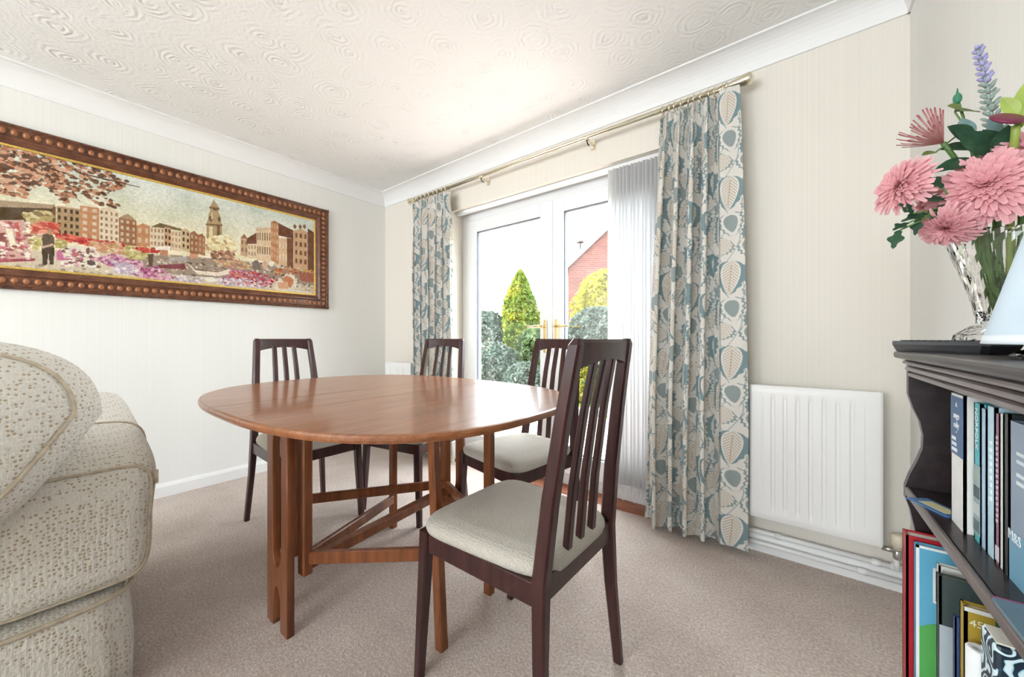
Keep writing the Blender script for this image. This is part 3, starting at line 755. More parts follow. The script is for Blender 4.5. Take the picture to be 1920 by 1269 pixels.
# church tower
poly([(387, 448), (387, 418), (390, 412), (391, 402), (394, 396), (393, 388), (399, 378), (401, 373), (403, 378), (411, 389), (410, 398), (413, 403), (414, 414), (416, 420), (416, 448)], (.42, .30, .16))
for bx, by, rx, ry in ((395, 410, 4, 5), (411, 411, 3, 5), (403, 392, 5, 3)): blob(bx, by, rx, ry, (.17, .10, .05))
poly([(392, 425), (399, 425), (399, 445), (392, 445)], (.72, .60, .38)); poly([(407, 422), (412, 422), (412, 443), (407, 443)], (.19, .11, .06)); poly([(396, 398), (399, 398), (399, 411), (396, 411)], (.66, .55, .35)); poly([(386, 419), (417, 421), (417, 424), (386, 422)], (.2, .12, .06)); poly([(392, 387), (412, 390), (411, 393), (392, 390)], (.2, .12, .06))
# right bank houses
house(451, 465, 446, 448, 478, 482, (.55, .36, .22), (.3, .17, .1), 2, 2, WD, 9); poly([(463, 447), (481, 436), (481, 458), (463, 459)], (.17, .075, .042)); house(464, 481, 457, 457, 484, 486, (.70, .55, .38), (.42, .28, .17), 3, 2)
house(481, 508, 430, 430, 488, 492, (.70, .53, .35), (.26, .155, .09), 6, 2); poly([(480, 427), (509, 426), (509, 432), (480, 433)], (.62, .46, .3))
house(508, 522, 416, 418, 488, 496, WB_, (.63, .42, .27), 3, 5, WD, 3); poly([(522, 418), (550, 432), (550, 448), (522, 441)], (.165, .07, .04)); house(522, 540, 446, 448, 500, 503, (.66, .45, .28), (.74, .60, .42), 3, 2); poly([(538, 446), (550, 448), (550, 505), (538, 503)], (.22, .095, .052))
house(551, 577, 432, 436, 500, 505, (.58, .36, .21), (.20, .10, .055), 3, 4, WA, 6); poly([(577, 428), (592, 438), (592, 510), (577, 506)], (.16, .075, .045))
for bx in (553, 563, 571): blob(bx, 425, 3, 4, (.25, .13, .07))
# golden tree, hedges, canal
sprinkle([(388, 450), (400, 443), (425, 443), (442, 458), (440, 480), (390, 478)], 240, [(.78, .70, .44), (.70, .56, .30), (.50, .33, .16), (.82, .76, .55)], .006, .014)
sprinkle([(395, 470), (440, 470), (438, 490), (400, 488)], 70, [(.33, .15, .09), (.55, .30, .20), (.2, .09, .05)], .005, .011)
# awning and stall at far left, tree canopy
poly([(-60, 370), (104, 384), (104, 392), (-60, 388)], (.40, .29, .19)); poly([(-60, 386), (100, 391), (100, 408), (60, 418), (-60, 410)], (.10, .065, .035)); poly([(98, 388), (105, 388), (105, 425), (98, 425)], (.20, .10, .055))
sprinkle([(45, 398), (98, 396), (98, 415), (50, 418)], 60, [(.62, .52, .28), (.45, .34, .15), (.25, .17, .08)], .006, .013)
sprinkle([(-60, 235), (70, 268), (160, 300), (250, 345), (225, 352), (200, 368), (235, 392), (190, 385), (150, 362), (120, 385), (90, 352), (60, 345), (45, 372), (-60, 345)], 900, [(.52, .24, .14), (.58, .31, .19), (.20, .09, .05), (.10, .05, .03), (.14, .07, .04), (.40, .18, .10)], .004, .010)
sprinkle([(-60, 262), (120, 300), (120, 345), (-60, 375)], 240, [(.12, .06, .04), (.15, .08, .05), (.58, .30, .19), (.62, .37, .25)], .004, .011)
for a, b, c, dd in ((150, 322, 205, 338), (60, 300, 150, 335), (180, 330, 262, 350), (120, 335, 150, 378), (0, 310, 60, 355)):
    poly([(a, b), (c, dd), (c, dd+1.5), (a, b+2.5)], (.12, .06, .035))
# barrel organ at the left
poly([(-60, 414), (45, 412), (58, 470), (62, 490), (-60, 494)], (.60, .36, .30)); poly([(10, 425), (22, 422), (30, 463), (22, 470)], (.82, .74, .55)); poly([(26, 418), (34, 416), (44, 466), (36, 470)], (.50, .12, .10)); poly([(-60, 440), (10, 436), (14, 462), (-60, 466)], (.25, .08, .07)); blob(4, 474, 12, 13, (.55, .18, .24)); blob(4, 474, 8, 9, (.78, .70, .58)); poly([(-60, 488), (66, 484), (66, 489), (-60, 494)], (.33, .08, .10))
sprinkle([(0, 415), (58, 415), (60, 488), (0, 490)], 70, [(.78, .62, .52), (.52, .15, .17), (.82, .76, .66), (.30, .10, .09)], .003, .008)
# stone setts, market goods
sprinkle([(-60, 492), (200, 500), (330, 530), (560, 552), (590, 560), (-60, 545)], 420, [(.74, .66, .54), (.48, .39, .29), (.66, .57, .45), (.30, .23, .17)], .003, .009)
poly([(245, 480), (330, 478), (470, 492), (590, 512), (590, 535), (330, 515), (262, 500)], (.33, .25, .19))
sprinkle([(240, 478), (420, 482), (590, 505), (590, 545), (420, 530), (240, 508)], 380, [(.12, .085, .065), (.55, .46, .36), (.40, .30, .22), (.70, .62, .52), (.24, .17, .12)], .003, .008)
RED, PUR, OLV, LIL = [(.52, .06, .05), (.66, .17, .11), (.36, .03, .03)], [(.44, .14, .24), (.56, .27, .36), (.31, .07, .17), (.68, .46, .50)], [(.52, .45, .18), (.38, .31, .11), (.64, .54, .28)], [(.55, .45, .52), (.74, .68, .68), (.42, .33, .42)]
sprinkle([(56, 424), (80, 415), (108, 420), (105, 436), (62, 438)], 130, [(.62, .16, .10), (.70, .30, .20), (.48, .08, .06)], .005, .010)
sprinkle([(104, 436), (160, 447), (235, 457), (234, 466), (160, 460), (106, 447)], 200, RED, .004, .009)
sprinkle([(165, 452), (225, 455), (240, 476), (180, 472)], 110, [(.55, .22, .15), (.66, .38, .25), (.45, .3, .12)], .004, .009)
sprinkle([(232, 460), (285, 464), (285, 484), (240, 486)], 120, OLV, .004, .008); sprinkle([(255, 464), (300, 466), (300, 474), (258, 472)], 70, RED, .004, .007)
sprinkle([(104, 448), (128, 452), (125, 464), (106, 464)], 40, OLV, .004, .008); sprinkle([(58, 448), (80, 444), (78, 468), (62, 468)], 40, OLV, .004, .008)
poly([(112, 470), (130, 460), (172, 462), (190, 480), (180, 500), (116, 500)], (.74, .66, .53)); sprinkle([(112, 466), (175, 464), (200, 500), (115, 500)], 120, [(.80, .74, .64), (.45, .13, .22), (.62, .35, .38), (.72, .62, .48), (.20, .10, .08)], .004, .009)
sprinkle([(186, 476), (225, 480), (290, 500), (330, 520), (300, 528), (235, 510), (195, 492)], 300, PUR, .004, .010); sprinkle([(208, 488), (250, 496), (262, 514), (215, 510)], 100, LIL, .004, .009)
sprinkle([(395, 486), (450, 488), (480, 505), (420, 500)], 110, [(.52, .22, .16), (.62, .42, .22), (.40, .28, .12)], .003, .008)
sprinkle([(430, 505), (480, 510), (520, 522), (500, 540), (410, 530)], 260, PUR+RED, .004, .009); sprinkle([(405, 520), (470, 525), (500, 540), (410, 538)], 90, LIL, .004, .008); sprinkle([(320, 515), (380, 520), (378, 532), (320, 528)], 70, LIL, .003, .007)
sprinkle([(515, 502), (590, 506), (590, 518), (515, 514)], 130, [(.55, .20, .07), (.48, .09, .05), (.58, .38, .12)], .003, .008); poly([(560, 510), (592, 512), (592, 530), (562, 526)], (.36, .13, .085))
# moored boat, wheel cart, parasol stall, figures
poly([(350, 492), (366, 504), (410, 510), (432, 504), (428, 514), (408, 518), (370, 514)], (.76, .66, .54)); poly([(352, 491), (368, 503), (410, 509), (410, 511), (366, 506)], (.22, .14, .10)); poly([(295, 497), (345, 494), (350, 505), (300, 503)], (.24, .07, .08)); poly([(318, 482), (350, 483), (352, 490), (318, 489)], (.40, .36, .33))
poly([(291, 463), (320, 461), (318, 470), (292, 468)], (.82, .75, .64)); poly([(300, 468), (315, 469), (315, 480), (300, 479)], (.48, .24, .14)); poly([(355, 475), (371, 476), (371, 485), (357, 484)], (.58, .30, .19))
blob(543, 529, 14, 15, (.75, .66, .54)); blob(540, 528, 10, 11, (.55, .22, .12)); poly([(512, 540), (525, 520), (540, 538), (535, 548)], (.76, .66, .52)); poly([(520, 530), (540, 528), (540, 542), (522, 542)], (.66, .36, .22))
blob(480, 497, 7, 10, (.20, .15, .12)); blob(497, 497, 5, 8, (.62, .40, .28)); blob(509, 495, 4, 5, (.80, .72, .62))
poly([(380, 520), (398, 519), (408, 527), (390, 529)], (.82, .76, .66)); poly([(520, 540), (585, 548), (585, 555), (515, 548)], (.72, .64, .52))
poly([(78, 440), (96, 436), (102, 446), (101, 466), (80, 466)], (.13, .095, .06)); poly([(78, 464), (102, 464), (101, 496), (93, 496), (91, 475), (88, 497), (80, 497)], (.075, .05, .03)); blob(94, 434, 5, 6, (.50, .27, .17)); poly([(58, 437), (80, 441), (80, 446), (60, 441)], (.55, .36, .25)); poly([(78, 462), (100, 456), (100, 460), (80, 466)], (.58, .38, .27))
poly([(277, 476), (288, 476), (286, 500), (279, 500)], (.13, .09, .06)); blob(165, 470, 4, 6, (.18, .10, .07)); blob(171, 493, 8, 5, (.12, .09, .075)); poly([(106, 473), (113, 466), (122, 488), (106, 488)], (.52, .16, .27)); blob(140, 477, 6, 5, (.50, .16, .18))
IM *= (.86+.28*n3[..., None]); IM += (n2[..., None]-.5)*.05
IM *= (1+.06*rng.standard_normal((NH, NW, 1)))
Pm = np.stack([np.full((NH, NW), .010), gy-fc, gz-fz0], -1)
colgrid('tapestry', Pm, np.clip(IM, .01, .95), TAPM, ft, False)
link('backing', box(B(), (.001, sl0-fc, sz0-fz0), (.007, sl1-fc, sz1-fz0)), FRAMEM, ft)

# ------------------------------------------------------------------ bookcase
BX, BY1, BY0 = .165, 1.020, .10; BTOP, SH1, SH2 = .976, .721, .362; XW = XR-.018
bc = tag(empty('bookcase', (.26, .56, 0)), 'low dark wooden bookcase with reeded top edge and wavy sides', 'bookcase')
def bo(x, y, z): return (x-.26, y-.56, z)
link('top_board', box(B(), bo(BX-.012, BY0-.01, BTOP-.014), bo(XW, BY1+.008, BTOP)), EBON, bc, bevel=.005)
GREYW = wood('grey_edge_wood', (.10, .075, .07), (.16, .125, .118), (.24, .195, .185), (20, 1.2, 20), .38, .25)  # paler grey wood for the reeds and shelf fronts
for k in range(3):
    zc = BTOP-.021-k*.0115
    rs = [[bo(BX-.001+.010-.012*math.cos(a)*(1-.12*k)+.002*k, y, zc+.0056*math.sin(a)) for a in [-math.pi/2+j/6*math.pi for j in range(7)]]+[bo(BX+.02, y, zc+.0056), bo(BX+.02, y, zc-.0056)] for y in (BY0, BY1-.012)]
    link('reed_moulding', rings(B(), rs), GREYW, bc)
def wavy(y0, y1):
    prof = [(.170, BTOP-.014)]
    for z, x in ((.93, .170), (.895, .170), (.87, .176), (.845, .185), (.82, .189), (.795, .188), (.77, .181), (.745, .172), (.722, .166), (.70, .166), (.68, .172), (.60, .186), (.50, .188), (.42, .176), (.37, .168), (.33, .172), (.2, .185), (.1, .178), (.05, .170), (0, .170)): prof.append((x, z))
    prof += [(XW, 0), (XW, BTOP-.014)]
    return extrude_poly(B(), [bo(x, y0, z) for x, z in prof], (0, y1-y0, 0))
for y in (BY1-.016, BY0): link('side_panel', wavy(y, y+.016), EBON, bc)
link('back_panel', box(B(), bo(XW-.006, BY0+.016, .05), bo(XW, BY1-.016, BTOP-.014)), EBON, bc)
for z in (SH1, SH2, .06):
    s = link('shelf', box(B(), bo(BX+.008, BY0+.016, z-.016), bo(XW-.006, BY1-.016, z)), EBON, bc)
    link('shelf_edge', box(B(), bo(BX, BY0+.016, z-.016), bo(BX+.008, BY1-.016, z)), GREYW, s, bevel=.003)

PAPER = plain('page_edges', (.80, .77, .68), .9, var=.06, vscale=300)
BM = {}
def cmat(c, rough=.4):
    k = tuple(round(x, 3) for x in c)
    if k not in BM: BM[k] = plain('cover_'+str(len(BM)), c, rough, var=.05, vscale=30)
    return BM[k]
def book(y0, y1, z0, h, x0, dep, col, label, cat='book', group=None, lean=0):
    """standing book, spine facing -X, y0 < y1"""
    t = empty('book', (x0, (y0+y1)/2, z0)); tag(t, label, cat, group)
    T = y1-y0; b = min(.003, T*.18); m = cmat(col)
    bm = B(); box(bm, (0, -T/2, 0), (b, T/2, h)); box(bm, (0, -T/2, 0), (dep, -T/2+b, h)); box(bm, (0, T/2-b, 0), (dep, T/2, h))
    link('cover', bm, m, t)
    link('pages', box(B(), (b, -T/2+b, .003), (dep-.003, T/2-b, h-.003)), PAPER, t)
    return t
def yat(px, X): dd = ray(px, CY); return X/dd.x*dd.y
def spine_print(t, T, z0, z1, col, pad=.0015):
    return link('spine_panel', box(B(), (-.0006, -T/2+pad, z0), (.0004, T/2-pad, z1)), cmat(col), t)
def spine_text(t, s, size, z, col, vertical=True, y=0):
    if vertical: m = basis((-.0009, 0, z), (0, 0, -1), (0, -1, 0))
    else: m = basis((-.0009, y, z), (0, -1, 0), (0, 0, 1))
    o = text('lettering', s, size, cmat(col), t, m)
    return o
def cover_print(t, T, x0, x1, z0, z1, col, name='cover_print'):
    return link(name, box(B(), (x0, -T/2-.0006, z0), (x1, -T/2+.0002, z1)), cmat(col), t)
# upper shelf, from the far end towards the sitting end
X = .192
up = [(1783, 1807, .196, (.78, .77, .74), 'thick cream hardback with dark blue title panel on its spine'),
      (1826, 1838.5, .190, (.09, .46, .50), 'teal paperback with white lettering and photographs on its spine'),
      (1839, 1849.5, .186, (.40, .58, .74), 'thin pale blue booklet standing next to the teal paperback'),
      (1850, 1865.5, .192, (.50, .72, .82), 'light sky blue paperback on the upper shelf'),
      (1866, 1874, .186, (.34, .14, .22), 'slim mauve paperback with pale lower spine'),
      (1874.5, 1881.5, .188, (.74, .74, .71), 'slim white booklet between mauve and black books'),
      (1882, 1891.5, .190, (.018, .024, .026), 'black hardback on the upper shelf'),
      (1892.5, 1948, .184, (.26, .33, .42), 'thick grey blue cookery book with white lettering on its spine')]
UB = []
for pa, pb, h, c, lab in up:
    xx = X if pa < 1800 else .199
    ya, yb = yat(pb, xx), yat(pa, xx)
    UB.append((book(ya, yb-.0006, SH1, h, xx, .13, c, lab, 'book', 'books on the upper shelf'), yb-ya))
t, T = UB[0]; spine_print(t, T, .105, .192, (.035, .11, .24))
spine_text(t, 'A', .010, .180, (.85, .86, .86), False); spine_text(t, 'ange', .0135, .164, (.85, .86, .86), False); spine_text(t, 'mily', .0135, .150, (.85, .86, .86), False); spine_text(t, '•', .012, .139, (.85, .86, .86), False)
def marks(t, z0, z1, y0, y1, col, n, vertical=False):
    """rows of small unreadable print"""
    for k in range(n):
        f = (k+.5)/n; g = .30/n
        if vertical: a, b = (-.0009, y0, z0+(z1-z0)*(f-g)), (.0002, y1, z0+(z1-z0)*(f+g))
        else: a, b = (-.0009, y0+(y1-y0)*.12*(k % 3), z0+(z1-z0)*(f-g)), (.0002, y1, z0+(z1-z0)*(f+g))
        link('small_print', box(B(), a, b), cmat(col), t)
marks(t, .108, .133, -T*.05, T*.36, (.78, .82, .85), 3)
t, T = UB[1]; spine_text(t, 'NORFOLK', .0125, .155, (.88, .92, .92)); spine_print(t, T, .01, .105, (.30, .40, .42)); 
for k in range(4): link('spine_picture', box(B(), (-.001, -T/2+.002, .014+k*.023), (.0002, T/2-.002, .030+k*.023)), cmat(((.10, .17, .17), (.55, .62, .60), (.06, .10, .12), (.36, .45, .40))[k]), t)
t, T = UB[3]; marks(t, .07, .15, -T*.12, T*.12, (.72, .85, .91), 9, True)
t, T = UB[4]; spine_print(t, T, .004, .022, (.75, .68, .70)); marks(t, .05, .16, -T*.15, T*.15, (.62, .48, .52), 16, True)
t, T = UB[7]; spine_print(t, T, .0, .058, (.16, .36, .50)); spine_text(t, 'M&S', .017, .052, (.88, .9, .92), False, T*.27)
for k, z in enumerate((.148, .139, .124, .115)): link('spine_line', box(B(), (-.001, -T/2+.004, z), (.0002, T/2-.02, z+.004)), cmat((.70, .75, .80)), t)
# lower shelf: tall books, covers towards the sitting end
lo = [(.962, .992, .160, .283, (.42, .012, .022), 'tall red hardback at the end of the lower shelf'),
      (.940, .956, .168, .278, (.12, .42, .62), 'blue and green annual with small picture on its cover'),
      (.850, .862, .176, .288, (.72, .72, .69), 'white card folder standing behind dark landscape book'),
      (.818, .832, .170, .286, (.06, .085, .08), 'large book with dark green cover and grey lake photograph'),
      (.742, .750, .168, .270, (.05, .09, .22), 'thin navy booklet next to the gold book'),
      (.700, .716, .166, .308, (.40, .27, .03), 'gold covered book numbered 45 on the lower shelf')]
LB = []
for ya, yb, x0, h, c, lab in lo: LB.append((book(ya, yb, SH2, h, x0, .165, c, lab, 'book', 'tall books on the lower shelf'), yb-ya))
t, T = LB[1]; cover_print(t, T, 0, .004, 0, .278, (.84, .86, .86), 'white_border'); cover_print(t, T, 0, .165, .274, .278, (.84, .86, .86), 'white_border')
cover_print(t, T, .020, .075, .185, .245, (.82, .83, .82), 'cover_picture'); link('cover_picture', box(B(), (.023, -T/2-.001, .189), (.072, -T/2, .241)), cmat((.10, .10, .11)), t)
for k in range(3): link('cover_picture', box(B(), (.030+k*.012, -T/2-.0014, .197+k*.008), (.036+k*.012, -T/2, .228)), cmat((.62, .62, .62)), t)
bm = B(); rings(bm, [[(.004+.10*i/12, -T/2-dd, z) for i in range(13) for z in [0]] for dd in (0, .0009)], False) if False else None
pts = [(.004, 0)]+[(.12, 0)]+[(.12-.116*i/12, .10+.055*math.sin(i/12*2.4)) for i in range(13)]
bm.free(); bm = B(); extrude_poly(bm, [(x, -T/2-.0008, z) for x, z in pts], (0, .0008, 0)); link('cover_print', bm, cmat((.10, .42, .10)), t)
cover_print(t, T, .035, .075, .03, .135, (.05, .08, .13), 'cover_picture')
t, T = LB[3]; cover_print(t, T, 0, .165, .085, .215, (.46, .53, .56), 'cover_photo'); cover_print(t, T, 0, .165, 0, .085, (.055, .075, .085), 'cover_photo')
t, T = LB[5]; o = text('lettering', '45', .0115, cmat((.80, .76, .52)), t, basis((.0095, -T/2-.0008, .290), (1, 0, 0), (0, 0, 1)))
cover_print(t, T, .024, .165, .15, .303, (.035, .10, .05)); cover_print(t, T, 0, .165, .303, .308, (.72, .72, .68), 'white_border')
# patterned file leaning on the gold book, rolled paper in front
m, nt, b = newmat('swirl_cover'); setb(b, None, .4)
nz = noise(nt, coords(nt), 30, 1.5, .4); wv = math_n(nt, 'SINE', math_n(nt, 'MULTIPLY', nz, 62))
nt.links.new(ramp(nt, wv, [(.0, (.015, .03, .05)), (.28, (.02, .05, .08)), (.36, (.30, .62, .74)), (.75, (.74, .88, .92))]), b.inputs['Base Color'])
fb = tag(empty('file_box', (.20, .632, SH2)), 'blue and black swirl patterned file leaning beside the gold book', 'file'); fb.rotation_euler = (0, 0, 0)
link('cover', box(B(), (-.034, -.020, 0), (.125, .020, .318)), m, fb, bevel=.004); link('pages', box(B(), (-.032, -.016, .318), (.123, .016, .3195)), PAPER, fb)
pr = tag(empty('paper_roll', (.173, .671, SH2)), 'white rolled paper standing in front of the swirl patterned file', 'paper')
bm = B(); lathe(bm, [(.0105, 0), (.0115, .001), (.0115, .272), (.0105, .273), (.004, .273), (.004, .26)], (0, .007, 0), 18); link('roll', bm, cmat((.80, .81, .82)), pr, True)
link('band', lathe(B(), [(.0119, .21), (.0119, .225)], (0, .007, 0), 18), cmat((.45, .47, .52)), pr)
# things lying on the upper shelf
cd = tag(empty('card', (.185, .905, SH1)), 'small blue and yellow card lying flat on the upper shelf', 'card'); cd.rotation_euler = (0, 0, .5)
link('card', box(B(), (-.016, -.035, 0), (.016, .035, .0025)), cmat((.07, .17, .36)), cd); link('print', box(B(), (-.010, -.026, .0024), (.010, .020, .0029)), cmat((.66, .62, .36)), cd)
mg = tag(empty('magazine', (.215, .475, SH1)), 'thin magazine with pink edge lying flat on the upper shelf', 'magazine')
# it lies in front of the standing cookery books
mg.location = (.183, .565, SH1)
link('cover', box(B(), (-.016, -.10, 0), (.012, .06, .004)), cmat((.16, .26, .33)), mg); link('pink_edge', box(B(), (-.016, .058, 0), (.012, .0605, .0042)), cmat((.40, .08, .24)), mg)

# ------------------------------------------------------------------ on top of the bookcase
rc = tag(empty('remote_control', (.205, .938, BTOP)), 'long black remote control on the bookcase top', 'remote')
rc.rotation_euler = (0, 0, math.atan2(-.150, .074))
bm = B(); rs = []
for z, k, kx in ((.0, .86, .93), (.004, .92, .95), (.013, 1.0, 1.0), (.0185, 1.0, 1.0), (.0195, .97, .995)):
    rs.append([(x*kx, y*k, z) for x, y in ((-.088, -.019), (-.08, -.023), (.08, -.023), (.088, -.019), (.088, .019), (.08, .023), (-.08, .023), (-.088, .019))])
link('body', rings(bm, rs), BLACKP, rc)
bt = B(); box(bt, (-.004, -.004, .019), (.004, .004, .0212)); bt0 = link('button', bt, RUBBER, rc)
first = True
for i in range(11):
    for j in (-1, 0, 1):
        o = bt0 if first else bt0.copy()
        if not first: COL.objects.link(o); o.parent = rc
        first = False; o.location = (-.068+i*.0135, j*.013, 0)

VX, VY = .279, .990
vs = tag(empty('vase', (VX, VY, BTOP)), 'cut crystal flared vase holding the artificial flowers', 'vase')
def cutmod(a, k): return 1+(.035 if k % 2 else -.01)*math.cos(a*9+(k % 3)*.7)
prof_o = [(.050, 0), (.057, .004), (.0585, .018), (.055, .030), (.042, .042), (.031, .050), (.031, .058), (.033, .07), (.036, .085), (.040, .10), (.044, .115), (.048, .13), (.052, .145), (.056, .16), (.060, .175), (.064, .19), (.066, .20)]
prof_i = [(.063, .20), (.060, .188), (.053, .16), (.045, .13), (.037, .10), (.029, .07), (.020, .055), (.004, .052)]
lo_ = B(); R = []
n = 36
for k, (r, z) in enumerate(prof_o): R.append([(r*cutmod(i/n*2*math.pi, k)*math.cos(i/n*2*math.pi), r*cutmod(i/n*2*math.pi, k)*math.sin(i/n*2*math.pi), z+(.003*math.cos(i/n*2*math.pi*9) if k == len(prof_o)-1 else 0)) for i in range(n)])
for r, z in prof_i: R.append([(r*math.cos(i/n*2*math.pi), r*math.sin(i/n*2*math.pi), z) for i in range(n)])
link('vase_body', rings(lo_, R), CRYSTAL, vs)

STEM = plain('stem_green', (.10, .20, .05), .5, var=.25, vscale=40); STEML = plain('stem_lime', (.32, .42, .08), .45, var=.2, vscale=40)
LEAFD = leafmat('dark_leaf', (.012, .04, .022), (.022, .07, .035), (.05, .12, .06), .15, 30); LEAFO = leafmat('olive_leaf', (.10, .13, .03), (.16, .20, .06), (.24, .27, .10), .2, 30)
LEAFB = leafmat('blue_green_leaf', (.10, .18, .18), (.16, .26, .25), (.24, .34, .32), .15, 30)
m, nt, b = newmat('pink_petal'); setb(b, None, .6, 0, .2); b.inputs['Subsurface Weight'].default_value = .0
a_ = nt.nodes.new('ShaderNodeVertexColor'); a_.layer_name = 'Col'; nt.links.new(a_.outputs[0], b.inputs['Base Color'])
tr_ = nt.nodes.new('ShaderNodeBsdfTranslucent'); nt.links.new(a_.outputs[0], tr_.inputs[0]); mm = nt.nodes.new('ShaderNodeMixShader'); mm.inputs[0].default_value = .3
nt.links.new(b.outputs[0], mm.inputs[1]); nt.links.new(tr_.outputs[0], mm.inputs[2]); nt.links.new(mm.outputs[0], nt.nodes['Material Output'].inputs[0])
PETAL = m
LAV = plain('lavender', (.36, .34, .58), .7, var=.2, vscale=80); LAVG = plain('lavender_leaf', (.30, .37, .33), .7, var=.2, vscale=80); WINE = plain('wine_petal', (.16, .015, .05), .4, var=.3, vscale=40)
def bezier(a, b, c, n=10): a, b, c = Vector(a), Vector(b), Vector(c); return [a*(1-t)**2+b*2*t*(1-t)+c*t*t for t in [i/n for i in range(n+1)]]
def frame_of(d):
    d = Vector(d).normalized(); x = d.orthogonal().normalized(); return x, d.cross(x), d
def bloom(name, c, d, R, npet, parent, wide=.12, flat=.35, inner=(.62, .10, .12), outer=(.90, .53, .56)):
    """pompon of narrow petals around axis d"""
    x, y, z = frame_of(d); V, Fc, Cc = [], [], []
    for k in range(npet):
        q = (k+.5)/npet; a = k*2.39996; el = (1-q)*1.45+.02-.28*q*q+random.uniform(-.16, .16)         # elevation from centre to rim
        L = R*(.42+.58*q**.6)*random.uniform(.80, 1.12); w = L*wide*random.uniform(.8, 1.2)+R*.02
        rad = x*math.cos(a)+y*math.sin(a); tan = -x*math.sin(a)+y*math.cos(a)
        dir0 = rad*math.cos(el)+z*math.sin(el)*flat*1.6; up = tan.cross(dir0).normalized()
        if up.dot(z) < 0: up = -up
        b0 = len(V)
        for j, (s, ww) in enumerate(((.08, .45), (.45, .95), (.8, 1.0), (1.0, .55))):
            p = Vector(c)+dir0*L*s+up*(.10*L*math.sin(s*3)-.10*L*s*s*q)
            f = (s*.75+.25*q); col = [i*(1-f)+o*f for i, o in zip(inner, outer)]
            if s == 1.0: col = [min(1, v*1.08) for v in col]
            V.append(p-tan*w*ww*.5+up*w*.18); V.append(p); V.append(p+tan*w*ww*.5+up*w*.18); Cc += [col, [v*.93 for v in col], col]
        for j in range(3):
            for m_ in (0, 1): i0 = b0+j*3+m_; Fc.append((i0, i0+1, i0+4, i0+3))
    me = bpy.data.meshes.new(name); me.from_pydata([tuple(v) for v in V], [], Fc); at = me.color_attributes.new('Col', 'FLOAT_COLOR', 'POINT')
    at.data.foreach_set('color', np.concatenate([np.array(Cc), np.ones((len(Cc), 1))], 1).reshape(-1).astype(np.float32))
    return link_me(name, me, PETAL, parent, True)
def leafshape(bm, base, d, up, L, w, lobes=0, curl=.2):
    d = Vector(d).normalized(); s = d.cross(Vector(up)).normalized(); u = s.cross(d); n = 10; base = Vector(base); rows = []
    for i in range(n+1):
        t = i/n; ww = w*math.sin(math.pi*min(1, t*.97+.03))**.8*(1-.25*t)
        if lobes: ww *= 1-.55*abs(math.sin(t*math.pi*lobes))**3
        c = base+d*L*t-u*curl*L*t*t; rows.append((bm.verts.new(c-s*ww+u*ww*.25), bm.verts.new(c), bm.verts.new(c+s*ww+u*ww*.25)))
    for a, b in zip(rows, rows[1:]):
        bm.faces.new((a[0], a[1], b[1], b[0])); bm.faces.new((a[1], a[2], b[2], b[1]))
VC = Vector((VX, VY, BTOP))
def at(px, py, dep): return Vector((0, 0, HC))+ray(px, py)*dep
def in_vase(k): a = k*2.4; return VC+Vector((.012*math.cos(a), .012*math.sin(a), .062))
fl_i = [0]
def flower_root(label, cat='flower', name='chrysanthemum'):
    fl_i[0] += 1; return tag(empty(name, VC), label, cat, 'artificial flowers in the crystal vase'), fl_i[0]
def loc(p): return Vector(p)-VC
def stem(t, k, head, r=.0035, mat=STEM, side=None):
    b0 = in_vase(k); rim = VC+Vector((0, 0, .20))+(Vector(head)-VC).normalized()*.0; hd = Vector(head)
    hv = hd-VC; hv.z = 0; rimp = VC+Vector((0, 0, .195))+(hv.normalized()*.045 if hv.length > .05 else hv*.7)
    pts = bezier(b0, rimp-Vector((0, 0, .05)), rimp, 6)[:-1]+bezier(rimp, rimp+Vector((0, 0, .5*max(.02, hd.z-rimp.z))), hd, 8)
    link('stem', tube(B(), [loc(p) for p in pts], r, 7), mat, t, True)
tocam = (Vector((0, 0, 1.05))-VC).normalized()
mums = [(1850, 352, .56, .066, tocam+Vector((0, 0, .25)), 420, 'largest pink chrysanthemum facing the room above the vase rim'),
        (1692, 350, .60, .047, Vector((-.62, -.55, .15)), 300, 'pink chrysanthemum stretching out furthest towards the radiator wall'),
        (1775, 425, .58, .040, Vector((-.35, -.35, -.40)), 240, 'drooping pink chrysanthemum hanging over the vase rim'),
        (1928, 290, .56, .055, tocam+Vector((.2, 0, .5)), 170, 'pink chrysanthemum behind the wine red petal'),
        (1738, 385, .62, .024, Vector((-.6, -.4, .1)), 80, 'small pink chrysanthemum tucked under green leaves')]
for px, py, dep, R_, dr, npet, lab in mums:
    t, k = flower_root(lab); c = at(px, py, dep); dr = dr.normalized()
    bloom('bloom', loc(c), dr, R_, npet, t); stem(t, k, c-dr*.008)
    bm = B()
    for j in range(10):
        x_, y_, z_ = frame_of(dr); a = j/10*2*math.pi; leafshape(bm, loc(c-dr*.006), (x_*math.cos(a)+y_*math.sin(a))+dr*.1, dr, R_*.42, R_*.09)
    link('calyx', bm, LEAFD, t)
t, k = flower_root('spidery pink flower with long thin curling petals', name='spider_flower'); c = at(1768, 268, .60); dr = Vector((-.62, -.45, .40)).normalized(); x_, y_, z_ = frame_of(dr)
V, Fc, Cc = [], [], []
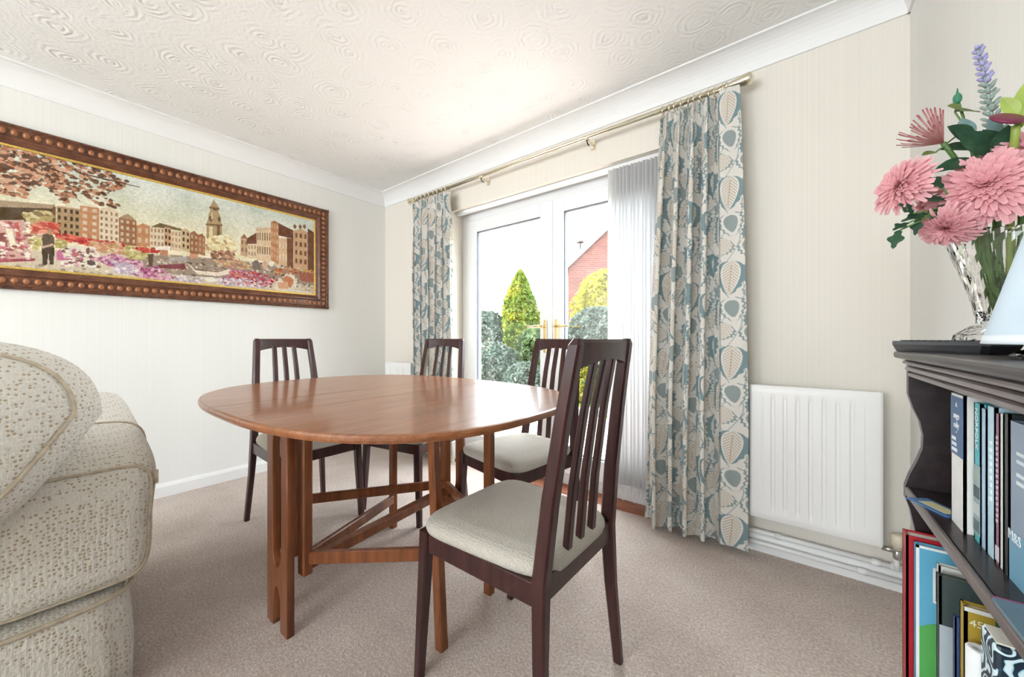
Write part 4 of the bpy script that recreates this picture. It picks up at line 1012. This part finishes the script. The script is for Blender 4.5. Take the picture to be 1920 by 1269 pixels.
for j in range(46):
    a = j*2.4; sp_ = .25+.75*math.sqrt((j+.5)/46); d1 = (dr+(x_*math.cos(a)+y_*math.sin(a))*sp_*.75).normalized(); L = .052*random.uniform(.8, 1.15); s_ = d1.cross(Vector((0, .3, 1))).normalized()*.0011; b0 = len(V)
    for i in range(5):
        p = loc(c)+d1*L*i/4+Vector((0, 0, .006*(i/4)**2)); wd = 1.0 if i < 4 else .9
        V += [p-s_*wd, p+s_*wd]; f = i/4; Cc += [[.60-.0*f, .22+.18*f, .22+.16*f]]*2 if i < 4 else [[.42, .10, .13]]*2
    for i in range(4): Fc.append((b0+2*i, b0+2*i+1, b0+2*i+3, b0+2*i+2))
me = bpy.data.meshes.new('bloom'); me.from_pydata([tuple(v) for v in V], [], Fc); att = me.color_attributes.new('Col', 'FLOAT_COLOR', 'POINT'); att.data.foreach_set('color', np.concatenate([np.array(Cc), np.ones((len(Cc), 1))], 1).reshape(-1).astype(np.float32)); link_me('bloom', me, PETAL, t); stem(t, k, c)
t, k = flower_root('tall lavender sprig rising above the bouquet', 'sprig', 'lavender_sprig'); top = at(1832, 92, .60); basep = at(1868, 300, .60); stem(t, k, basep, .003, LAVG)
pts = bezier(basep, at(1862, 190, .60), top, 14); link('upper_stem', tube(B(), [loc(p) for p in pts], [.0022]*15, 6), LAVG, t, True)
bmA, bmB = B(), B()
for j in range(64):
    f = .22+.78*j/63; i = min(13, int(f*14)); p = pts[i].lerp(pts[i+1], f*14-i); a = j*2.4; e = Vector((math.cos(a), math.sin(a), .9)).normalized(); tgt = bmA if f > .66 else bmB; rr = .0075*(1.15-.55*f)
    sellip(tgt, loc(p+e*(.011*(1.2-.7*f))), (.0026, .0026, rr), 1, 1, 6, 5, e.to_track_quat('Z', 'Y').to_matrix())
link('florets', bmA, LAV, t, True); link('lower_buds', bmB, LAVG, t, True)
t, k = flower_root('dark wine red petal flower on a lime green stem', 'flower', 'calla_flower'); c = at(1890, 222, .55); bm = B(); sellip(bm, loc(c), (.020, .020, .0045), 1, 1, 20, 10, Matrix.Rotation(.75, 3, 'X') @ Matrix.Rotation(.35, 3, 'Y')); link('petal', bm, WINE, t, True)
stem(t, k, at(1905, 235, .55), .0048, STEML); bm = B(); leafshape(bm, loc(at(1912, 240, .55)), (0.1, -.1, 1), tocam, .075, .014); leafshape(bm, loc(at(1908, 215, .55)), (-.3, -.1, .6), tocam, .035, .010); link('leaf', bm, STEML, t)
t, k = flower_root('green thistle bud on a thin stalk above dark leaves', 'bud', 'thistle_bud'); c = at(1795, 185, .61); stem(t, k, c, .0018); bm = B(); sellip(bm, loc(c), (.0055, .0055, .009), 1, 1, 10, 8); tube(bm, [loc(c), loc(c)+Vector((0, 0, .017))], [.003, .0006], 6); link('bud', bm, plain('bud_green', (.03, .20, .11), .5), t, True)
def leafspray(label, head, leaves, mat, lobes=0, mid=None):
    t, k = flower_root(label, 'foliage', 'leaf_spray'); h = at(*head); stem(t, k, h, .0022, STEM)
    for (px, py, dep, dx, dz, L, w) in leaves:
        bm = B(); d_ = (Vector((CT, ST, 0))*dx+Vector((0, 0, 1))*dz); b_ = at(px, py, dep); leafshape(bm, loc(b_), d_, tocam+Vector((0, 0, .5)), L, w, lobes, .12)
        md = link('leaf', bm, mat, t, True); link('leaf_stalk', tube(B(), [loc(h), loc(b_)], .0013, 5), STEM, t, True)
leafspray('dark green glossy leaves in the middle of the bouquet', (1845, 330, .58), [(1840, 300, .585, -.9, -.15, .07, .020), (1850, 290, .58, -.5, .5, .06, .016), (1825, 265, .59, -.6, .45, .045, .016), (1870, 310, .575, .2, .8, .07, .016), (1838, 280, .60, -.95, .1, .06, .018), (1880, 290, .59, -.4, .6, .05, .015), (1855, 315, .59, -.9, -.35, .055, .02), (1870, 270, .6, -.7, .3, .05, .016), (1848, 315, .60, -.6, .05, .075, .024)], LEAFD)
leafspray('olive green leaf pair below the lavender sprig', (1812, 240, .60), [(1790, 210, .60, 1, .12, .046, .013), (1800, 205, .60, -.6, .25, .02, .009), (1755, 285, .60, -.7, -.1, .022, .008)], LEAFO)
leafspray('lobed green leaf spray reaching out under the pink flowers', (1790, 385, .58), [(1775, 375, .58, -1, .12, .058, .018), (1768, 352, .575, -.7, .55, .030, .011), (1770, 385, .58, -.5, -.45, .03, .013), (1740, 400, .585, -.9, -.2, .042, .011), (1722, 408, .585, -.2, -.9, .028, .009), (1702, 418, .585, -.85, -.35, .025, .010), (1686, 432, .585, -.35, -.9, .030, .012), (1712, 400, .585, -.6, .5, .026, .009)], LEAFD, 2)
leafspray('blue green sage leaves beside the lavender stem', (1868, 280, .59), [(1868, 270, .59, -.1, .9, .05, .010), (1862, 300, .585, .25, .75, .048, .012), (1815, 265, .595, -.2, .8, .04, .013), (1872, 235, .60, .8, .7, .045, .006)], LEAFB)

lp = tag(empty('table_lamp', (.262, .720, BTOP)), 'small lamp with pale blue conical shade and clear glass foot', 'lamp')
bm = B(); pr_ = [(.075, .018), (.0754, .022), (.030, .205), (.029, .207), (.028, .205), (.0735, .022), (.0735, .018)]; rs = [[(r*math.cos(a), r*math.sin(a), z) for a in [i/40*2*math.pi for i in range(40)]] for r, z in pr_]
rings(bm, rs+[rs[0]], True, False); link('shade', bm, SHADE, lp, True)
bm = B(); rs = [[(r*math.cos(a), r*math.sin(a), z) for a in [i/40*2*math.pi for i in range(40)]] for r, z in ((.0752, .017), (.0766, .018), (.0742, .028), (.0735, .028))]; rings(bm, rs+[rs[0]], True, False); link('shade_trim', bm, SHADET, lp, True)
link('glass_foot', lathe(B(), [(.050, 0), (.054, .004), (.046, .010), (.020, .016), (.012, .03), (.012, .12), (.010, .19), (.028, .200)], (0, 0, 0), 28, lambda a, k: 1+.05*math.cos(a*8) if k < 3 else 1), CRYSTAL, lp, True)

# ------------------------------------------------------------------ fill light added on the unseen ceiling behind the camera
cl = tag(empty('fill_light', (-1.45, -1.9, ZC)), 'round glass fill light added on the unseen ceiling of the sitting end', 'lamp')
m, nt, b = newmat('fill_light_glass'); setb(b, (.95, .93, .9), .4); b.inputs['Emission Color'].default_value = (1, .97, .93, 1); b.inputs['Emission Strength'].default_value = 10.0
link('fill_light_plate', lathe(B(), [(.20, -.02), (.20, 0)], (0, 0, 0), 32), WHITE, cl)
link('bowl', lathe(B(), [(.02, -.13), (.10, -.12), (.16, -.09), (.185, -.05), (.185, -.02)], (0, 0, 0), 32), m, cl, True)

# ------------------------------------------------------------------ garden
GZ = -.12
LAWN, nt, b = newmat('lawn'); setb(b, None, .9, 0, .1)
f = math_n(nt, 'ADD', math_n(nt, 'MULTIPLY', noise(nt, coords(nt), 1.2, 4), .5), math_n(nt, 'MULTIPLY', noise(nt, coords(nt), 60, 3, .7), .5)); nt.links.new(ramp(nt, f, [(.3, (.055, .10, .016)), (.5, (.085, .145, .022)), (.7, (.13, .19, .035))]), b.inputs['Base Color']); bump(nt, b, noise(nt, coords(nt), 90, 3, .7), 1, .02)
lawn = link('floor_lawn', box(B(), (-40, YB+.25, GZ-.2), (30, 45, GZ)), LAWN); struct(lawn)
SLAB = plain('paving_slab', (.55, .45, .40), .85, var=.12, vscale=5, bmp=.4, bscale=60)
pv = struct(empty('floor_patio', (0, 0, GZ)))
bm = B(); box(bm, (-.297, -.297, 0), (.297, .297, .035)); s0 = link('paving_slab', bm, SLAB, pv, bevel=.006); s0.location = (-4.2, YB+.56, 0); n_ = 0
for i in range(12):
    for j in range(4):
        if i == j == 0: continue
        o = s0.copy(); COL.objects.link(o); o.parent = pv; o.location = (-4.2+i*.6, YB+.56+j*.6, .002*((i*7+j*3) % 3)); o.rotation_euler = (0, 0, math.pi/2*((i+j) % 4))
link('paving_bed', box(B(), (-4.5, YB+.25, 0), (2.7, YB+2.66, .012)), plain('mortar', (.35, .32, .29), .9, var=.1), pv)

def shrub(name, label, c, rx, ry, h, n, mat, size=.06, shape='round', cat='shrub', group=None, seed=1):
    """leaf clusters over a bush-shaped shell, plus a short trunk"""
    r = np.random.default_rng(seed); t = tag(empty(name, (c[0], c[1], GZ)), label, cat, group)
    u = r.random(n)**.6; th = r.random(n)*2*math.pi; zz = r.random(n)**(1.25 if shape == 'cone' else .9)
    if shape == 'cone': rad = np.where(zz < .4, .92+.08*np.sin(zz*7), np.clip(1-((zz-.4)/.6)**1.9, 0, 1)**.72)
    else: rad = np.sqrt(np.clip(1-((zz-.38)/.63)**2, 0.05, 1))
    lump = 1+.13*np.sin(th*3+zz*7+seed)+.09*np.sin(th*7-zz*11)
    k = rad*lump*(.62+.40*u)
    P = np.stack([rx*k*np.cos(th), ry*k*np.sin(th), h*(zz*.97+.02+.03*(lump-1))], -1)
    A = r.standard_normal((n, 3)); A /= np.linalg.norm(A, axis=1)[:, None]; Bv = r.standard_normal((n, 3)); Bv -= (Bv*A).sum(1)[:, None]*A; Bv /= np.linalg.norm(Bv, axis=1)[:, None]
    s = (size*(.6+.8*r.random(n)))[:, None]
    V = np.stack([P-A*s*.5, P+Bv*s*.30, P+A*s*.6, P-Bv*s*.30], 1).reshape(-1, 3)
    me = bpy.data.meshes.new('foliage'); me.from_pydata(V.tolist(), [], [(4*i, 4*i+1, 4*i+2, 4*i+3) for i in range(n)]); link_me('foliage', me, mat, t)
    bm = B(); tube(bm, [(0, 0, 0), (.02, .01, h*.5), (0, .02, h*.85)], [.05, .035, .01], 7)
    for j in range(5): a = j*1.3; tube(bm, [(0, 0, h*(.1+.1*j)), (rx*.5*math.cos(a), ry*.5*math.sin(a), h*(.35+.1*j))], [.025, .008], 5)
    link('trunk', bm, BARK, t)
    return t
BARK = plain('bark', (.10, .07, .05), .9, var=.3)
GOLDL = leafmat('golden_leaf', (.10, .115, .01), (.24, .22, .014), (.36, .32, .045), .4, 3); LIMEL = leafmat('lime_leaf', (.045, .10, .012), (.12, .17, .02), (.32, .28, .03), .4, 2.2)
GREYL = leafmat('grey_green_leaf', (.025, .048, .032), (.060, .088, .066), (.13, .155, .125), .3, 5); MIDL = leafmat('mid_green_leaf', (.018, .042, .012), (.045, .085, .024), (.10, .15, .045), .3, 4)
def gp(px, dep): d_ = ray(px, CY); return (d_.x*dep, d_.y*dep)
cg = 'shrubs along the garden border'
shrub('conifer', 'tall rounded golden conifer rising above the garden shrubs', gp(976, 8.0), .40, .40, 2.62, 17000, LIMEL, .08, 'cone', 'tree', None, 3)
shrub('shrub', 'grey green shrub filling the border beside the conifer and trellis', gp(912, 8.4), .60, .55, 1.75, 5000, GREYL, .09, 'round', 'shrub', cg, 5)
shrub('shrub', 'low grey green shrub in front of the conifer foot', gp(925, 7.0), .5, .45, 1.05, 4500, GREYL, .07, 'round', 'shrub', cg, 6)
shrub('shrub', 'mid green shrub between conifer and door mullion', gp(1005, 7.4), .48, .5, 1.35, 4500, MIDL, .075, 'round', 'shrub', cg, 7)
shrub('shrub', 'small low green shrub at the lawn edge', gp(985, 6.3), .42, .4, .72, 3000, GREYL, .06, 'round', 'shrub', cg, 8)
shrub('shrub', 'large golden leaved shrub below the brick gable', gp(1150, 8.6), 1.15, .8, 2.75, 10000, GOLDL, .10, 'round', 'shrub', cg, 9)
shrub('shrub', 'large grey green shrub in front of the golden shrub', gp(1120, 7.35), .75, .4, 1.75, 7000, GREYL, .09, 'round', 'shrub', cg, 10)
shrub('shrub', 'small bright yellow shrub by the lawn', gp(1092, 6.6), .30, .3, .95, 2500, GOLDL, .06, 'round', 'shrub', cg, 11)
shrub('shrub', 'dark green bush seen through the slats of the pulled out chair', gp(1128, 6.5), .34, .34, .9, 2500, MIDL, .06, 'round', 'shrub', cg, 12)
shrub('shrub', 'broad mid green bush behind the drawn vertical blind', gp(1262, 7.3), .8, .5, 1.7, 6000, MIDL, .09, 'round', 'shrub', cg, 13)
kerb = tag(link('lawn_kerb', beam(B(), (*gp(900, 5.75), GZ+.03), (*gp(1260, 5.2), GZ+.03), .16, .12), plain('kerb_stone', (.42, .44, .45), .85, var=.15)), 'grey stone kerb edging the lawn before the shrubs', 'kerb')
# trellis on the far boundary
tr = tag(empty('trellis', (*gp(918, 11.0), GZ)), 'weathered wooden trellis fence at the garden end', 'fence'); tr.rotation_euler = (0, 0, TH)
TRW = plain('weathered_wood', (.36, .30, .23), .9, var=.25, vscale=6)
for x in (-1.2, -.4, .4): link('post', box(B(), (x-.045, -.045, 0), (x+.045, .045, 2.12)), TRW, tr)
for k in range(6): link('slat', box(B(), (-1.2, -.02, 1.2+k*.15), (.4, .0, 1.235+k*.15)), TRW, tr)
for k in range(12): link('batten', box(B(), (-1.15+k*.135, .0, 1.15), (-1.12+k*.135, .02, 2.02)), TRW, tr)
for k in range(8): link('board', box(B(), (-1.2, -.03, .05+k*.137), (.4, -.021, .05+k*.137+.13)), TRW, tr)
# neighbouring brick house, gable end
m, nt, b = newmat('brick_wall'); setb(b, None, .9, 0, .1)
br = nt.nodes.new('ShaderNodeTexBrick'); br.inputs['Scale'].default_value = 1.0; br.inputs['Brick Width'].default_value = .225; br.inputs['Row Height'].default_value = .075; br.inputs['Mortar Size'].default_value = .006
br.inputs['Color1'].default_value = (.13, .048, .040, 1); br.inputs['Color2'].default_value = (.09, .033, .028, 1); br.inputs['Mortar'].default_value = (.15, .11, .10, 1)
tcn = nt.nodes.new('ShaderNodeTexCoord'); sx = nt.nodes.new('ShaderNodeSeparateXYZ'); cx_ = nt.nodes.new('ShaderNodeCombineXYZ'); nt.links.new(tcn.outputs['Object'], sx.inputs[0]); nt.links.new(math_n(nt, 'ADD', sx.outputs[0], sx.outputs[1]), cx_.inputs[0]); nt.links.new(sx.outputs[2], cx_.inputs[1]); nt.links.new(cx_.outputs[0], br.inputs['Vector']); nt.links.new(br.outputs['Color'], b.inputs['Base Color'])
dh = 14.0; ha, hb = gp(1066, dh), gp(1330, dh)
hs = tag(empty('brick_house', (*ha, GZ)), 'red brick neighbouring house with its gable end towards the garden', 'house'); hs.rotation_euler = (0, 0, TH)
wd = (1330-1066)/F*dh; ez = HC-GZ+(634.5-497)/F*dh; slope = (497-402)/(1162-1062); az = ez+wd/2*slope
wallp = [(0, 0, 0), (wd, 0, 0), (wd, 0, ez), (wd/2, 0, az), (0, 0, ez)]
link('gable_wall', extrude_poly(B(), wallp, (0, 7, 0)), m, hs)
TILE = plain('roof_tile', (.07, .035, .03), .85, var=.2, vscale=4)
for s, x0 in ((1, 0), (-1, wd)):
    p0, p1 = Vector((x0-s*.25, -.12, ez-.25*slope+.03)), Vector((wd/2, -.12, az+.03)); link('roof_slope', extrude_poly(B(), [p0, p1, p1+Vector((0, 0, .12)), p0+Vector((0, 0, .12))], (0, 7.3, 0)), TILE, hs)
    link('verge_board', extrude_poly(B(), [p0+Vector((0, -.03, -.10)), p1+Vector((0, -.03, -.10)), p1+Vector((0, -.03, .13)), p0+Vector((0, -.03, .13))], (0, .03, 0)), UPVC, hs)
link('flue', lathe(B(), [(.05, 0), (.05, .45), (.16, .47), (.13, .55), (.02, .57)], ((1097-1066)/F*dh, 1.0, ez+(1097-1066)/F*dh*slope+.05), 12), DARKM, hs)
